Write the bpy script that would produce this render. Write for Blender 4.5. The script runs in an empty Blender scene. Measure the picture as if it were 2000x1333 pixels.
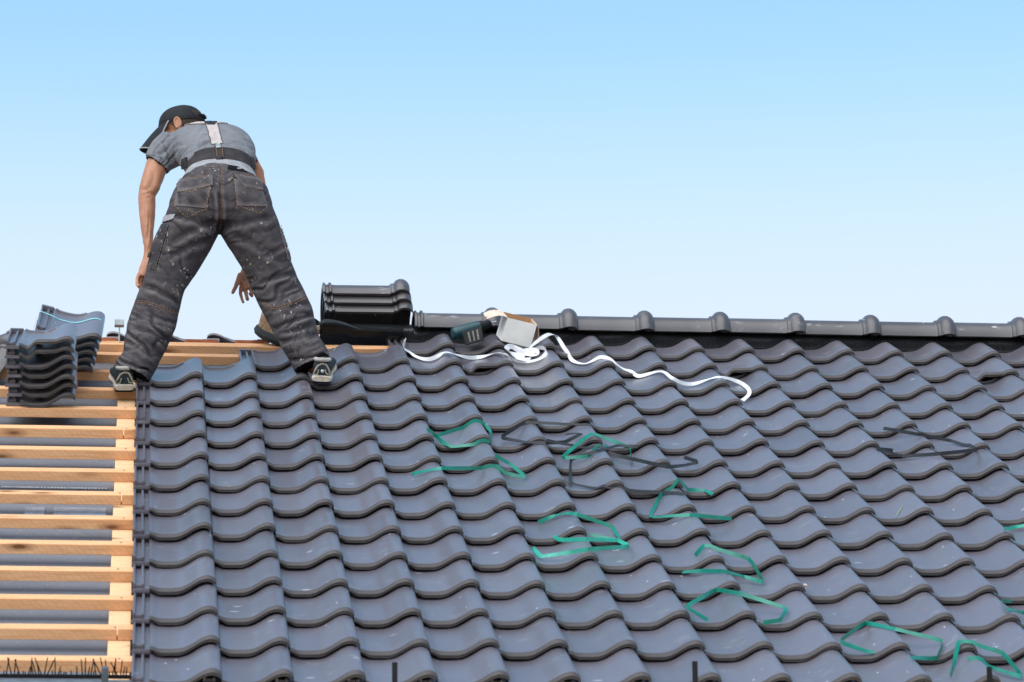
import bpy, bmesh, math, random
import numpy as np
from mathutils import Vector, Matrix, Euler, noise
from mathutils.bvhtree import BVHTree

random.seed(7)
SC = bpy.context.scene
COL = SC.collection
PI = math.pi

# ------------------------------------------------------------------ roof frame
PITCH = math.radians(28.0)
CA, SA = math.cos(PITCH), math.sin(PITCH)
W = 0.225          # tile cover width
L = 0.345          # course length


def RF(u, v, n):
    """roof frame (along ridge, up the slope, out of the slope) -> world"""
    return Vector((u, v * CA - n * SA, v * SA + n * CA))


def to_rf(p):
    return Vector((p[0], p[1] * CA + p[2] * SA, -p[1] * SA + p[2] * CA))


# ------------------------------------------------------------------ camera
FPX = 7055.46
CAM = RF(-0.05381657, -14.93128293, 3.44812995)
_r = RF(0.99452556, -0.09675729, 0.03945813)
_d = RF(0.0178523, -0.21473009, -0.97651026)
_f = RF(0.10295734, 0.97186883, -0.21182722)
cam_data = bpy.data.cameras.new('camera')
cam_data.sensor_width = 36.0
cam_data.lens = FPX * 36.0 / 2000.0
cam_data.clip_start = 0.1
cam_data.clip_end = 20000
cam = bpy.data.objects.new('camera', cam_data)
COL.objects.link(cam)
M = Matrix.Identity(4)
for i in range(3):
    M[i][0] = _r[i]; M[i][1] = -_d[i]; M[i][2] = -_f[i]; M[i][3] = CAM[i]
cam.matrix_world = M
cam_data.dof.use_dof = True
cam_data.dof.focus_distance = 15.3
cam_data.dof.aperture_fstop = 6.3
SC.camera = cam


def ray(px, py):
    return (_r * (px - 1000.0) + _d * (py - 666.5) + _f * FPX).normalized()


def onroof(px, py, n):
    """pixel of the survey photo -> point on the plane n above the roof"""
    d = ray(px, py)
    a = to_rf(CAM); b = to_rf(d)
    t = (n - a[2]) / b[2]
    return CAM + d * t


def onY(px, py, Y):
    d = ray(px, py)
    return CAM + d * ((Y - CAM[1]) / d[1])


# ------------------------------------------------------------------ world + sun
SUN_EL, SUN_AZ = math.radians(52), math.radians(215)   # azimuth: clockwise from +Y
w = bpy.data.worlds.new('World'); SC.world = w; w.use_nodes = True
nt = w.node_tree; nt.nodes.clear()
sky = nt.nodes.new('ShaderNodeTexSky'); sky.sky_type = 'NISHITA'
sky.sun_disc = False; sky.sun_elevation = SUN_EL; sky.sun_rotation = SUN_AZ
sky.altitude = 200; sky.air_density = 1.0; sky.dust_density = 0.6; sky.ozone_density = 1.0
geo = nt.nodes.new('ShaderNodeTexCoord')
sep = nt.nodes.new('ShaderNodeSeparateXYZ'); nt.links.new(geo.outputs['Generated'], sep.inputs[0])
mr = nt.nodes.new('ShaderNodeMapRange'); mr.interpolation_type = 'SMOOTHSTEP'
mr.inputs['From Min'].default_value = 0.255; mr.inputs['From Max'].default_value = 0.362
mr.inputs['To Min'].default_value = 1.0; mr.inputs['To Max'].default_value = 0.0
nt.links.new(sep.outputs['Z'], mr.inputs['Value'])
mixc = nt.nodes.new('ShaderNodeMix'); mixc.data_type = 'RGBA'
HAZE = (3.05, 3.45, 3.95, 1)
mixc.inputs['B'].default_value = HAZE
tint = nt.nodes.new('ShaderNodeMix'); tint.data_type = 'RGBA'; tint.blend_type = 'MULTIPLY'
tint.inputs['Factor'].default_value = 1.0; tint.inputs['B'].default_value = (1.01, 1.135, 0.99, 1)
nt.links.new(sky.outputs['Color'], tint.inputs['A'])
nt.links.new(tint.outputs['Result'], mixc.inputs['A'])
nt.links.new(mr.outputs['Result'], mixc.inputs['Factor'])
bg = nt.nodes.new('ShaderNodeBackground'); bg.inputs['Strength'].default_value = 0.10
nt.links.new(mixc.outputs['Result'], bg.inputs['Color'])
wo = nt.nodes.new('ShaderNodeOutputWorld'); nt.links.new(bg.outputs[0], wo.inputs[0])

sun_d = bpy.data.lights.new('sun', 'SUN'); sun_d.energy = 1.5; sun_d.angle = math.radians(85)
sun_d.color = (1.0, 0.95, 0.88)
sun = bpy.data.objects.new('sun', sun_d); COL.objects.link(sun)
sdir = Vector((math.sin(SUN_AZ) * math.cos(SUN_EL), math.cos(SUN_AZ) * math.cos(SUN_EL), math.sin(SUN_EL)))
sun.rotation_euler = sdir.to_track_quat('Z', 'Y').to_euler()
sun.location = (0, 0, 20)

vs = SC.view_settings
vs.view_transform = 'Standard'; vs.look = 'None'; vs.gamma = 1.0; vs.exposure = 1.35
vs.use_curve_mapping = False
SC.cycles.use_denoising = True


# ------------------------------------------------------------------ helpers
def tag(o, label=None, cat=None, group=None, kind=None):
    if label: o['label'] = label
    if cat: o['category'] = cat
    if group: o['group'] = group
    if kind: o['kind'] = kind
    return o


def new_mesh(name, verts, faces, smooth=True, mats=None, fmat=None, sharp=None):
    me = bpy.data.meshes.new(name)
    me.from_pydata([tuple(v) for v in verts], [], faces)
    me.update()
    bm = bmesh.new(); bm.from_mesh(me)
    bmesh.ops.recalc_face_normals(bm, faces=bm.faces)
    bm.to_mesh(me); bm.free()
    if smooth:
        me.polygons.foreach_set('use_smooth', [True] * len(me.polygons))
        if sharp:
            me.set_sharp_from_angle(angle=math.radians(sharp))
    for m in (mats or []):
        me.materials.append(m)
    if fmat:
        for p, k in zip(me.polygons, fmat): p.material_index = k
    return me


def obj(name, me, parent=None, mat=None):
    o = bpy.data.objects.new(name, me); COL.objects.link(o)
    if mat is not None:
        if len(me.materials) == 0: me.materials.append(mat)
    if parent is not None: o.parent = parent
    return o


def empty(name, loc=(0, 0, 0)):
    o = bpy.data.objects.new(name, None); COL.objects.link(o); o.location = loc
    o.empty_display_size = 0.1
    return o


class MB:
    """collects pieces of ONE part"""
    def __init__(s): s.v = []; s.f = []
    def add(s, verts, faces):
        k = len(s.v); s.v += [Vector(p) for p in verts]; s.f += [tuple(i + k for i in f) for f in faces]
        return s
    def box(s, lo, hi, fn=None, bev=0.0):
        x0, y0, z0 = lo; x1, y1, z1 = hi
        if bev <= 0:
            vv = [(x0, y0, z0), (x1, y0, z0), (x1, y1, z0), (x0, y1, z0), (x0, y0, z1), (x1, y0, z1), (x1, y1, z1), (x0, y1, z1)]
            ff = [(0, 3, 2, 1), (4, 5, 6, 7), (0, 1, 5, 4), (1, 2, 6, 5), (2, 3, 7, 6), (3, 0, 4, 7)]
        else:
            bm = bmesh.new(); bmesh.ops.create_cube(bm, size=1)
            for q in bm.verts:
                q.co = Vector(((x0 + x1) / 2 + q.co.x * (x1 - x0), (y0 + y1) / 2 + q.co.y * (y1 - y0), (z0 + z1) / 2 + q.co.z * (z1 - z0)))
            bmesh.ops.bevel(bm, geom=bm.edges[:], offset=bev, segments=2, affect='EDGES')
            bm.verts.index_update()
            vv = [q.co.copy() for q in bm.verts]; ff = [tuple(q.index for q in f.verts) for f in bm.faces]; bm.free()
        if fn: vv = [fn(Vector(p)) for p in vv]
        return s.add(vv, ff)
    def rings(s, rings, closed=True, cap=True):
        n = len(rings[0]); vv = [p for r in rings for p in r]; ff = []
        for i in range(len(rings) - 1):
            for j in range(n if closed else n - 1):
                a = i * n + j; b = i * n + (j + 1) % n
                ff.append((a, b, b + n, a + n))
        if cap:
            ff.append(tuple(reversed(range(n)))); ff.append(tuple(range((len(rings) - 1) * n, len(rings) * n)))
        return s.add(vv, ff)
    def tube(s, pts, rad, seg=8, cap=True):
        pts = [Vector(p) for p in pts]
        if not hasattr(rad, '__len__'): rad = [rad] * len(pts)
        rs = []; ref = None
        for i, p in enumerate(pts):
            t = (pts[min(i + 1, len(pts) - 1)] - pts[max(i - 1, 0)]).normalized()
            if ref is None:
                ref = t.orthogonal().normalized()
            ref = (ref - t * ref.dot(t)).normalized(); b = t.cross(ref)
            rs.append([p + (ref * math.cos(2 * PI * k / seg) + b * math.sin(2 * PI * k / seg)) * rad[i] for k in range(seg)])
        return s.rings(rs, True, cap)
    def sphere(s, c, r, nu=12, nv=8, fn=None):
        c = Vector(c); r = r if hasattr(r, '__len__') else (r, r, r)
        vv = []; ff = []
        for j in range(nv + 1):
            for i in range(nu):
                a = 2 * PI * i / nu; b = PI * j / nv
                p = Vector((math.cos(a) * math.sin(b) * r[0], math.sin(a) * math.sin(b) * r[1], math.cos(b) * r[2]))
                vv.append(c + (fn(p) if fn else p))
        for j in range(nv):
            for i in range(nu):
                a = j * nu + i; b = j * nu + (i + 1) % nu
                ff.append((a, b, b + nu, a + nu))
        return s.add(vv, ff)
    def mesh(s, name, mat=None, smooth=True, sharp=35):
        me = new_mesh(name, s.v, s.f, smooth, [mat] if mat else None, None, sharp)
        return me
    def build(s, name, mat=None, parent=None, smooth=True, sharp=35):
        return obj(name, s.mesh(name, mat, smooth, sharp), parent)


def catmull(xs, ys, x):
    """monotone-ish cubic interpolation"""
    n = len(xs)
    if x <= xs[0]: return ys[0]
    if x >= xs[-1]: return ys[-1]
    k = 0
    while xs[k + 1] < x: k += 1
    def m(i):
        if i <= 0: return (ys[1] - ys[0]) / (xs[1] - xs[0])
        if i >= n - 1: return (ys[-1] - ys[-2]) / (xs[-1] - xs[-2])
        return (ys[i + 1] - ys[i - 1]) / (xs[i + 1] - xs[i - 1])
    h = xs[k + 1] - xs[k]; t = (x - xs[k]) / h
    return ((2 * t**3 - 3 * t**2 + 1) * ys[k] + (t**3 - 2 * t**2 + t) * h * m(k)
            + (-2 * t**3 + 3 * t**2) * ys[k + 1] + (t**3 - t**2) * h * m(k + 1))


# ------------------------------------------------------------------ materials
class NT:
    def __init__(s, name):
        s.m = bpy.data.materials.new(name); s.m.use_nodes = True; s.t = s.m.node_tree
        s.b = s.t.nodes['Principled BSDF']
    def n(s, typ, **kw):
        q = s.t.nodes.new(typ)
        for k, v in kw.items():
            if k in q.inputs.keys() if hasattr(q.inputs, 'keys') else False: q.inputs[k].default_value = v
            else: setattr(q, k, v)
        return q
    def l(s, a, b): s.t.links.new(a, b); return s
    def setp(s, **kw):
        for k, v in kw.items(): s.b.inputs[k.replace('_', ' ')].default_value = v
        return s
    def coord(s, out='Object', scale=(1, 1, 1), rand=False):
        tc = s.n('ShaderNodeTexCoord'); mp = s.n('ShaderNodeMapping'); mp.inputs['Scale'].default_value = scale
        s.l(tc.outputs[out], mp.inputs['Vector'])
        if rand:
            oi = s.n('ShaderNodeObjectInfo'); cm = s.n('ShaderNodeCombineXYZ')
            mu = s.n('ShaderNodeMath', operation='MULTIPLY'); mu.inputs[1].default_value = 37.0
            s.l(oi.outputs['Random'], mu.inputs[0])
            for k in range(3): s.l(mu.outputs[0], cm.inputs[k])
            s.l(cm.outputs[0], mp.inputs['Location'])
        return mp.outputs[0]
    def noise(s, vec, scale, detail=4, rough=0.55, dist=0.0):
        q = s.n('ShaderNodeTexNoise'); q.inputs['Scale'].default_value = scale; q.inputs['Detail'].default_value = detail
        q.inputs['Roughness'].default_value = rough; q.inputs['Distortion'].default_value = dist
        s.l(vec, q.inputs['Vector']); return q.outputs['Fac']
    def ramp(s, fac, stops):
        q = s.n('ShaderNodeValToRGB'); e = q.color_ramp.elements
        while len(e) < len(stops): e.new(0.5)
        for k, (p, c) in enumerate(stops):
            e[k].position = p; e[k].color = c if len(c) == 4 else (*c, 1)
        s.l(fac, q.inputs['Fac']); return q.outputs['Color']
    def mix(s, fac, a, b, blend='MIX'):
        q = s.n('ShaderNodeMix', data_type='RGBA', blend_type=blend)
        for key, val in (('Factor', fac), ('A', a), ('B', b)):
            if isinstance(val, (int, float)): q.inputs[key].default_value = val
            elif isinstance(val, tuple): q.inputs[key].default_value = val if len(val) == 4 else (*val, 1)
            else: s.l(val, q.inputs[key])
        return q.outputs['Result']
    def bump(s, h, strength=0.2, dist=0.01):
        q = s.n('ShaderNodeBump'); q.inputs['Strength'].default_value = strength; q.inputs['Distance'].default_value = dist
        s.l(h, q.inputs['Height'])
        if s.b.inputs['Normal'].is_linked:
            s.l(s.b.inputs['Normal'].links[0].from_socket, q.inputs['Normal'])
        s.l(q.outputs[0], s.b.inputs['Normal']); return s
    def col(s, c): s.l(c, s.b.inputs['Base Color']); return s


BW = lambda v: (v, v, v, 1)


def mat_tile(name='glazed_tile', base=(0.112, 0.100, 0.122), coat=0.9):
    m = NT(name); v = m.coord('Object', rand=True)
    oi = m.n('ShaderNodeObjectInfo')
    dark = tuple(c * 0.80 for c in base); lite = tuple(c * 1.20 for c in base)
    c0 = m.ramp(oi.outputs['Random'], [(0, dark), (1, lite)])
    big = m.noise(v, 7, 3)
    c1 = m.mix(m.ramp(big, [(0.35, BW(0)), (0.75, BW(0.5))]), c0, tuple(c * 1.25 for c in base))
    # rubbed scuffs: short streaks
    sv = m.coord('Object', (9, 40, 9), rand=True)
    s1 = m.noise(sv, 1.6, 5, 0.65, 0.6)
    area = m.noise(v, 5.0, 2)
    mu = m.n('ShaderNodeMath', operation='MULTIPLY')
    m.l(m.ramp(s1, [(0.58, BW(0)), (0.68, BW(1))]), mu.inputs[0]); m.l(m.ramp(area, [(0.47, BW(0)), (0.60, BW(1))]), mu.inputs[1])
    c2 = m.mix(mu.outputs[0], c1, (0.27, 0.265, 0.265))
    # specks: white mortar dust and orange chips
    def specks(scale, th, colour, cin, seedscale):
        q = m.n('ShaderNodeTexVoronoi'); q.inputs['Scale'].default_value = scale
        m.l(m.coord('Object', seedscale, rand=True), q.inputs['Vector'])
        f = m.ramp(q.outputs['Distance'], [(th * 0.7, BW(1)), (th, BW(0))])
        sepc = m.n('ShaderNodeSeparateColor'); m.l(q.outputs['Color'], sepc.inputs[0])
        g = m.ramp(sepc.outputs[0], [(0.88, BW(0)), (0.9, BW(1))])
        k = m.n('ShaderNodeMath', operation='MULTIPLY'); m.l(f, k.inputs[0]); m.l(g, k.inputs[1])
        return m.mix(k.outputs[0], cin, colour)
    c3 = specks(28, 0.11, (0.6, 0.6, 0.6), c2, (1, 0.6, 1))
    c3 = specks(15, 0.13, (0.5, 0.5, 0.52), c3, (0.45, 1.5, 1))
    c4 = specks(16, 0.10, (0.42, 0.16, 0.07), c3, (0.6, 1.6, 1))
    m.col(c4)
    ro = m.ramp(m.noise(v, 14, 4), [(0.3, BW(0.36)), (0.75, BW(0.44))])
    m.l(ro, m.b.inputs['Roughness'])
    m.setp(Specular_IOR_Level=0.45, Coat_Weight=coat, Coat_Roughness=0.32, Coat_IOR=1.5)
    m.bump(m.noise(v, 22, 2), 0.03, 0.004)
    m.bump(m.noise(v, 420, 2), 0.05, 0.001)
    return m.m


def mat_wood(name, a, b, knot=(0.16, 0.06, 0.02), rand=True, rot=0.0):
    m = NT(name)
    v = m.coord('Object', (1.6, 22, 22), rand=rand)
    f = m.noise(v, 3.0, 6, 0.6, 0.9)
    c = m.ramp(f, [(0.25, a), (0.75, b)])
    oi = m.n('ShaderNodeObjectInfo'); c = m.mix(m.ramp(oi.outputs['Random'], [(0, BW(0)), (1, BW(.55))]), c, (0.74, 0.40, 0.20))
    st_ = m.noise(m.coord('Object', (3, 60, 60), rand=rand), 3.0, 3, .6, .3); c = m.mix(m.ramp(st_, [(.52, BW(0)), (.72, BW(.5))]), c, tuple(x * y_ for x, y_ in zip(a, (.72, .58, .45))))
    # saw marks, diagonal
    sv = m.coord('Object', (1, 1, 1)); wv = m.n('ShaderNodeTexWave', wave_type='BANDS', bands_direction='DIAGONAL')
    wv.inputs['Scale'].default_value = 24; wv.inputs['Distortion'].default_value = 5; wv.inputs['Detail Scale'].default_value = 2; m.l(sv, wv.inputs['Vector'])
    c = m.mix(m.ramp(wv.outputs['Fac'], [(0.45, BW(0.0)), (1, BW(0.34))]), c, tuple(x * y_ for x, y_ in zip(b, (.75, .55, .45))))
    kv = m.n('ShaderNodeTexVoronoi'); kv.inputs['Scale'].default_value = 4.2
    m.l(m.coord('Object', (1, 3.2, 3.2), rand=rand), kv.inputs['Vector'])
    k = m.ramp(kv.outputs['Distance'], [(0.07, BW(0.95)), (0.14, BW(0.5)), (0.30, BW(0))])
    c = m.mix(k, c, knot)
    blot = m.noise(m.coord('Object', (2, 4, 4), rand=rand), 2.2, 3)
    c = m.mix(m.ramp(blot, [(0.5, BW(0)), (0.8, BW(0.35))]), c, tuple(x * 0.7 for x in a))
    m.col(c); m.setp(Roughness=0.75, Specular_IOR_Level=0.25)
    m.bump(f, 0.25, 0.002)
    return m.m


def mat_plain(name, c, rough=0.6, spec=0.5, metal=0.0, nscale=0, nvar=0.25, bump=0.0, coord='Object'):
    m = NT(name); m.setp(Roughness=rough, Specular_IOR_Level=spec, Metallic=metal)
    v = m.coord(coord)
    f = m.noise(v, nscale or 30, 4)
    m.col(m.ramp(f, [(0.3, tuple(x * (1 - nvar) for x in c)), (0.7, tuple(min(1, x * (1 + nvar)) for x in c))]))
    if bump: m.bump(f, bump, 0.003)
    return m.m


def mat_membrane():
    m = NT('underlay_membrane'); v = m.coord('Object')
    c = m.ramp(m.noise(v, 3, 4), [(0.3, (0.14, 0.145, 0.165)), (0.7, (0.19, 0.195, 0.22))])
    wv = m.n('ShaderNodeTexWave', wave_type='BANDS', bands_direction='DIAGONAL'); wv.inputs['Scale'].default_value = 70
    wv.inputs['Distortion'].default_value = 0.6; m.l(v, wv.inputs['Vector'])
    c = m.mix(m.ramp(wv.outputs['Fac'], [(0.4, BW(0)), (0.9, BW(0.35))]), c, (0.09, 0.095, 0.11))
    q = m.n('ShaderNodeTexVoronoi'); q.inputs['Scale'].default_value = 95; m.l(m.coord('Object', (0.8, 1, 1)), q.inputs['Vector'])
    sp = m.ramp(q.outputs['Distance'], [(0.14, BW(1)), (0.2, BW(0))])
    sc = m.n('ShaderNodeSeparateColor'); m.l(q.outputs['Color'], sc.inputs[0])
    den = m.noise(v, 1.6, 2)
    th = m.n('ShaderNodeMath', operation='LESS_THAN'); m.l(sc.outputs[0], th.inputs[0])
    m.l(m.ramp(den, [(0.40, BW(0.02)), (0.70, BW(0.45))]), th.inputs[1])
    k = m.n('ShaderNodeMath', operation='MULTIPLY'); m.l(sp, k.inputs[0]); m.l(th.outputs[0], k.inputs[1])
    c = m.mix(k.outputs[0], c, (0.62, 0.42, 0.2))
    m.col(c); m.setp(Roughness=0.42, Specular_IOR_Level=0.5)
    m.bump(m.noise(v, 5, 4), 0.6, 0.02)
    return m.m


M_TILE = mat_tile()
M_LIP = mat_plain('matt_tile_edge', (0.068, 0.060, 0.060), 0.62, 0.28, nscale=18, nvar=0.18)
M_RIDGE = mat_tile('glazed_ridge_tile', (0.066, 0.058, 0.062), 0.35)
M_WOOD = mat_wood('batten_pine', (0.68, 0.34, 0.155), (0.87, 0.53, 0.30))
M_WOOD2 = mat_wood('counter_batten_pine', (0.74, 0.48, 0.27), (0.88, 0.64, 0.40))
M_MEMB = mat_membrane()
M_BLACK = mat_plain('black_plastic', (0.007, 0.007, 0.008), 0.6, 0.2)
M_ROLL = mat_plain('black_ridge_roll', (0.014, 0.015, 0.017), 0.38, 0.55, nscale=60)
M_FLEECE = mat_plain('dark_fleece', (0.03, 0.034, 0.037), 0.85, 0.2, nscale=240, nvar=0.5, bump=0.5)
M_BUTYL = mat_plain('butyl_strip', (0.55, 0.50, 0.46), 0.35, 0.5, 0.2, nscale=80)
M_PLEAT = mat_plain('brown_pleats', (0.36, 0.24, 0.15), 0.45, 0.5, nscale=90, nvar=0.5)
M_ZINC = mat_plain('zinc_steel', (0.36, 0.40, 0.40), 0.4, 0.5, 0.7, nscale=40)
M_GSTRAP = mat_plain('green_strap', (0.0, 0.175, 0.125), 0.38, 0.5, nscale=25, nvar=0.2)
M_GSTRAP2 = mat_plain('pale_green_strap', (0.02, 0.32, 0.235), 0.35, 0.5, nscale=25, nvar=0.25)
M_BSTRAP = mat_plain('dark_strap', (0.02, 0.022, 0.027), 0.55, 0.3, nscale=25)
M_TAPE = mat_plain('white_tape', (0.70, 0.70, 0.72), 0.55, 0.3, nscale=20, nvar=0.05)
M_CARD_W = mat_plain('white_card', (0.88, 0.86, 0.82), 0.6, 0.3, nscale=9, nvar=0.09)
M_CARD_B = mat_plain('brown_card', (0.50, 0.30, 0.16), 0.85, 0.2, nscale=25, nvar=0.12)
M_CARD_P = mat_plain('pale_card', (0.70, 0.52, 0.42), 0.85, 0.2, nscale=25, nvar=0.08)
M_TEAL = mat_plain('teal_plastic', (0.004, 0.045, 0.055), 0.4, 0.5, nscale=30)
M_DRUB = mat_plain('dark_rubber', (0.008, 0.009, 0.011), 0.6, 0.25, nscale=40)
M_CLAY = mat_plain('raw_clay', (0.30, 0.085, 0.035), 0.8, 0.2)
M_WALL = mat_plain('rendered_wall', (0.55, 0.52, 0.47), 0.9, 0.1, nscale=50, nvar=0.08, bump=0.2)
M_GROUND = mat_plain('building_soil', (0.45, 0.38, 0.30), 0.95, 0.1, nscale=0.8, nvar=0.25, bump=0.3)
M_CYAN = mat_plain('cyan_strap', (0.25, 0.62, 0.66), 0.35, 0.5)

# ------------------------------------------------------------------ ground
GZ = CAM[2] - 1.65
g = MB(); g.add([(-4000, -4000, GZ), (4000, -4000, GZ), (4000, 4000, GZ), (-4000, 4000, GZ)], [(0, 1, 2, 3)])
tag(g.build('ground', M_GROUND, None, False), kind='structure')

# ------------------------------------------------------------------ house + roof
V_EAVE = -3.975
V_APEX = 1.085                      # where the two slopes meet (n = 0)
N_BAT_TOP, BAT_H, BAT_W = -0.052, 0.038, 0.058
N_CNT_TOP = N_BAT_TOP - BAT_H - 0.001
CNT_H = 0.04
N_MEM = N_CNT_TOP - CNT_H - 0.001
U0, U1 = -3.2, 5.2
house = empty('house', RF(1.0, V_EAVE, -0.2))
house.location.z = GZ
tag(house, 'house with a dark glazed tile roof still being laid, bare battens at left', 'house')
bpy.context.view_layer.update()


def part(o, parent):
    """parent while keeping the place in the world"""
    o.parent = parent
    o.matrix_parent_inverse = parent.matrix_basis.inverted() if parent.parent is None else (parent.parent.matrix_basis @ parent.matrix_parent_inverse @ parent.matrix_basis).inverted()
    return o


def back(u, v, n):
    """point on the far slope (v measured from the eave side the same way)"""
    p = RF(u, v, n); ya = RF(0, V_APEX, 0)[1]
    return Vector((p[0], 2 * ya - p[1], p[2]))


rm = MB()
ap_u = RF(0, V_APEX, N_MEM)
# underlay sheet with its thickness, both slopes, gently sagging between the counter battens is left to the bump
ym = RF(0, V_APEX, 0)[1]
v_at = V_APEX + N_MEM * math.tan(PITCH)      # membrane apex on the vertical plane through the ridge
prof = [RF(0, V_EAVE, N_MEM), RF(0, v_at, N_MEM), back(0, V_EAVE, N_MEM), back(0, V_EAVE, N_MEM - 0.06), RF(0, v_at, N_MEM - 0.06), RF(0, V_EAVE, N_MEM - 0.06)]
rm.rings([[Vector((u, p[1], p[2])) for p in prof] for u in (U0, U1)])
roof = part(rm.build('roof', M_MEMB, None, False), house)
wl = MB(); pe = RF(0, V_EAVE + 0.45, N_MEM - 0.062); pb = back(0, V_EAVE + 0.45, N_MEM - 0.062)
wl.box((U0 + 0.1, pe[1], GZ), (U1 - 0.1, pb[1], pe[2] - 0.01))
part(wl.build('wall', M_WALL, None, False), house)
gb = MB()
gy = RF(0, v_at, N_MEM - 0.07)
for u in (U0 + 0.1, U1 - 0.3):
    gb.rings([[Vector((x, pe[1] + 0.02, pe[2])), Vector((x, pb[1] - 0.02, pe[2])), Vector((x, gy[1], gy[2] - 0.02))] for x in (u, u + 0.2)])
part(gb.build('gable', M_WALL, None, False), house)

# ---- tile mesh
TX = [0, .04, .085, .13, .22, .34, .45, .52, .58, .65, .72, .78, .83, .87, .91, .95, .975, .992, 1.0]
TZ = [-3, -4.5, -8.5, -11, -12, -11.5, -8.5, -3.5, 3.5, 13.5, 24, 30.5, 34, 35, 33.8, 29.5, 25, 19, 11]
TT = [11, 12, 16, 20, 20, 20, 20, 20, 20, 20, 20, 20, 20, 20, 20, 20, 18, 14, 8]
BX = [0, .03, .145, .42, .50, .66, .74, .82, .88, .94, .985, 1.0]
BZ = [-14, -15, -31, -31, -25, -3, 8, 14, 15, 11, 5, 3]
TILT = 0.0268
TLEN = 0.418


def top_n(x, vent=0.0):
    return catmull(TX, TZ, x) * 0.001


def thick(x):
    for a, b, c, d in zip(BX, BX[1:], BZ, BZ[1:]):
        if x <= b: return max(.006, top_n(x) - (c + (d - c) * (x - a) / (b - a)) * .001)
    return .008


def vent_n(x):
    """front profile of the ventilation tile: left gutter, then a raised flat hood"""
    X = [0, .04, .085, .13, .17, .22, .27, .31, .45, .60, .68, .74, .80, .85, .89, .93, .96, .985, 1.0]
    Z = [-3, -4.5, -8.5, -12, -13, -4, 9, 15, 16, 16.5, 19, 25, 30, 32, 32, 29, 25, 19, 11]
    return catmull(X, Z, x) * 0.001


XS = sorted(set(TX + BX + [.025, .06, .11, .17, .28, .40, .485, .55, .615, .685, .75, .81, .85, .89, .93, .96]))


def tile_mesh(name, vent=False):
    mb = MB()
    # (s, drop as a share of thickness) from the back, over the top, round the lip, and back underneath
    sect = [(TLEN, 0), (TLEN - .006, 0), (TLEN - .024, 0), (TLEN - .027, 0), (.33, 0), (.25, 0), (.18, 0), (.12, 0), (.08, 0), (.05, 0), (.036, 0.01), (.024, 0.05), (.015, 0.12), (.008, 0.22), (.003, 0.34), (.0005, .44),
            (.0, .60), (.0025, .63), (.0025, .68), (.0, .71), (.0, .96), (.002, 1.0), (.012, 1.0), (.02, .7), (.12, .62), (.25, .62), (TLEN - .012, .62), (TLEN, .55)]
    n = len(sect)
    rings = []
    for x in XS:
        r = []
        for k, (s, d) in enumerate(sect):
            z = top_n(x)
            if vent:
                a = max(0.0, min(1.0, 1 - (s - 0.02) / 0.16)); a = a * a * (3 - 2 * a)
                z = z * (1 - a) + vent_n(x) * a
            z -= TILT * s / L
            if k in (1, 2) and 0.03 < x < 0.63: z += 0.008
            z -= d * thick(x)
            r.append((x * W, s, z))
        rings.append(r)
    nface0 = len(mb.f)
    mb.rings(rings, True, True)
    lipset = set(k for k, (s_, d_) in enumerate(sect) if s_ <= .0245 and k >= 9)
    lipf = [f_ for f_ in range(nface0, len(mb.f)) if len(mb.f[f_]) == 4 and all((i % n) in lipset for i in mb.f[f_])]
    # side interlock: plate, two ribs and the stop at the front
    def ib(x0, x1, s0, s1, z0, z1, bev=0.0015):
        mb.box((x0, s0, z0), (x1, s1, z1), lambda p: Vector((p[0], p[1], p[2] - TILT * p[1] / L)), bev)
    ib(-.056, .004, .030, TLEN - .004, -.026, -.017)
    ib(-.056, -.048, .040, TLEN - .02, -.018, .002, .003)
    ib(-.027, -.018, .040, TLEN - .02, -.018, -.001, .003)
    ib(-.049, -.026, .046, .062, -.018, -.007, .003)
    ib(-.060, .002, .022, .034, -.031, -.020, .002)
    ib(-.056, .0, TLEN - .026, TLEN - .001, -.018, .004, .002)
    # hanging lugs behind
    ib(.05, .08, TLEN - .05, TLEN - .03, -.045, -.02, .002); ib(.13, .16, TLEN - .05, TLEN - .03, -.045, -.02, .002)
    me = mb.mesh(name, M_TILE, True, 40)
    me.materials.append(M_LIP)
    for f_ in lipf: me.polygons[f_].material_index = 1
    return me


ME_TILE = tile_mesh('roof_tile')
ME_VENT = tile_mesh('vent_tile', True)
ROT = Matrix.Rotation(PITCH, 4, 'X')


def tile_start(r):
    return 6 if r == -2 else (3 if r == -1 else 1)


VENTS = {(-1, 7), (-1, 12), (-1, 17)}
NCOL = 20
jit = random.Random(3)
for r in range(-2, 13):
    for c in range(tile_start(r), NCOL + 1):
        vent = (r, c) in VENTS
        o = obj('vent_tile' if vent else 'roof_tile', ME_VENT if vent else ME_TILE)
        p = RF((c - 1) * W + jit.uniform(-.0018, .0018), -r * L + jit.uniform(-.004, .004) - 0.006, jit.uniform(-.001, .0016))
        o.matrix_world = Matrix.Translation(p) @ ROT @ Matrix.Rotation(jit.uniform(-.009, .009), 4, 'Z') @ Matrix.Rotation(jit.uniform(-.009, .009), 4, 'Y')
        part(o, roof)


def surf(u, v):
    """height of the laid tiles above the roof plane"""
    r = -math.floor((v + 0.006) / L)
    c = math.floor(u / W) + 1
    if r < -2 or c < tile_start(max(-2, r)): return N_BAT_TOP
    x = u / W - (c - 1); s = v + 0.006 + r * L
    return top_n(max(0, min(1, x))) - TILT * s / L


# ---- battens, counter battens
def batten(u0, u1, v, n_top, h, wdt, name='batten', mat=None, bow=0.0):
    mb = MB()
    mb.box((0, 0, -h), (u1 - u0, wdt, 0), None, 0.0015)
    o = mb.build(name, mat or M_WOOD, None, True, 30)
    o.matrix_world = Matrix.Translation(RF(u0, v, n_top)) @ ROT @ Matrix.Rotation(bow, 4, 'Z')
    return part(o, roof)


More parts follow.
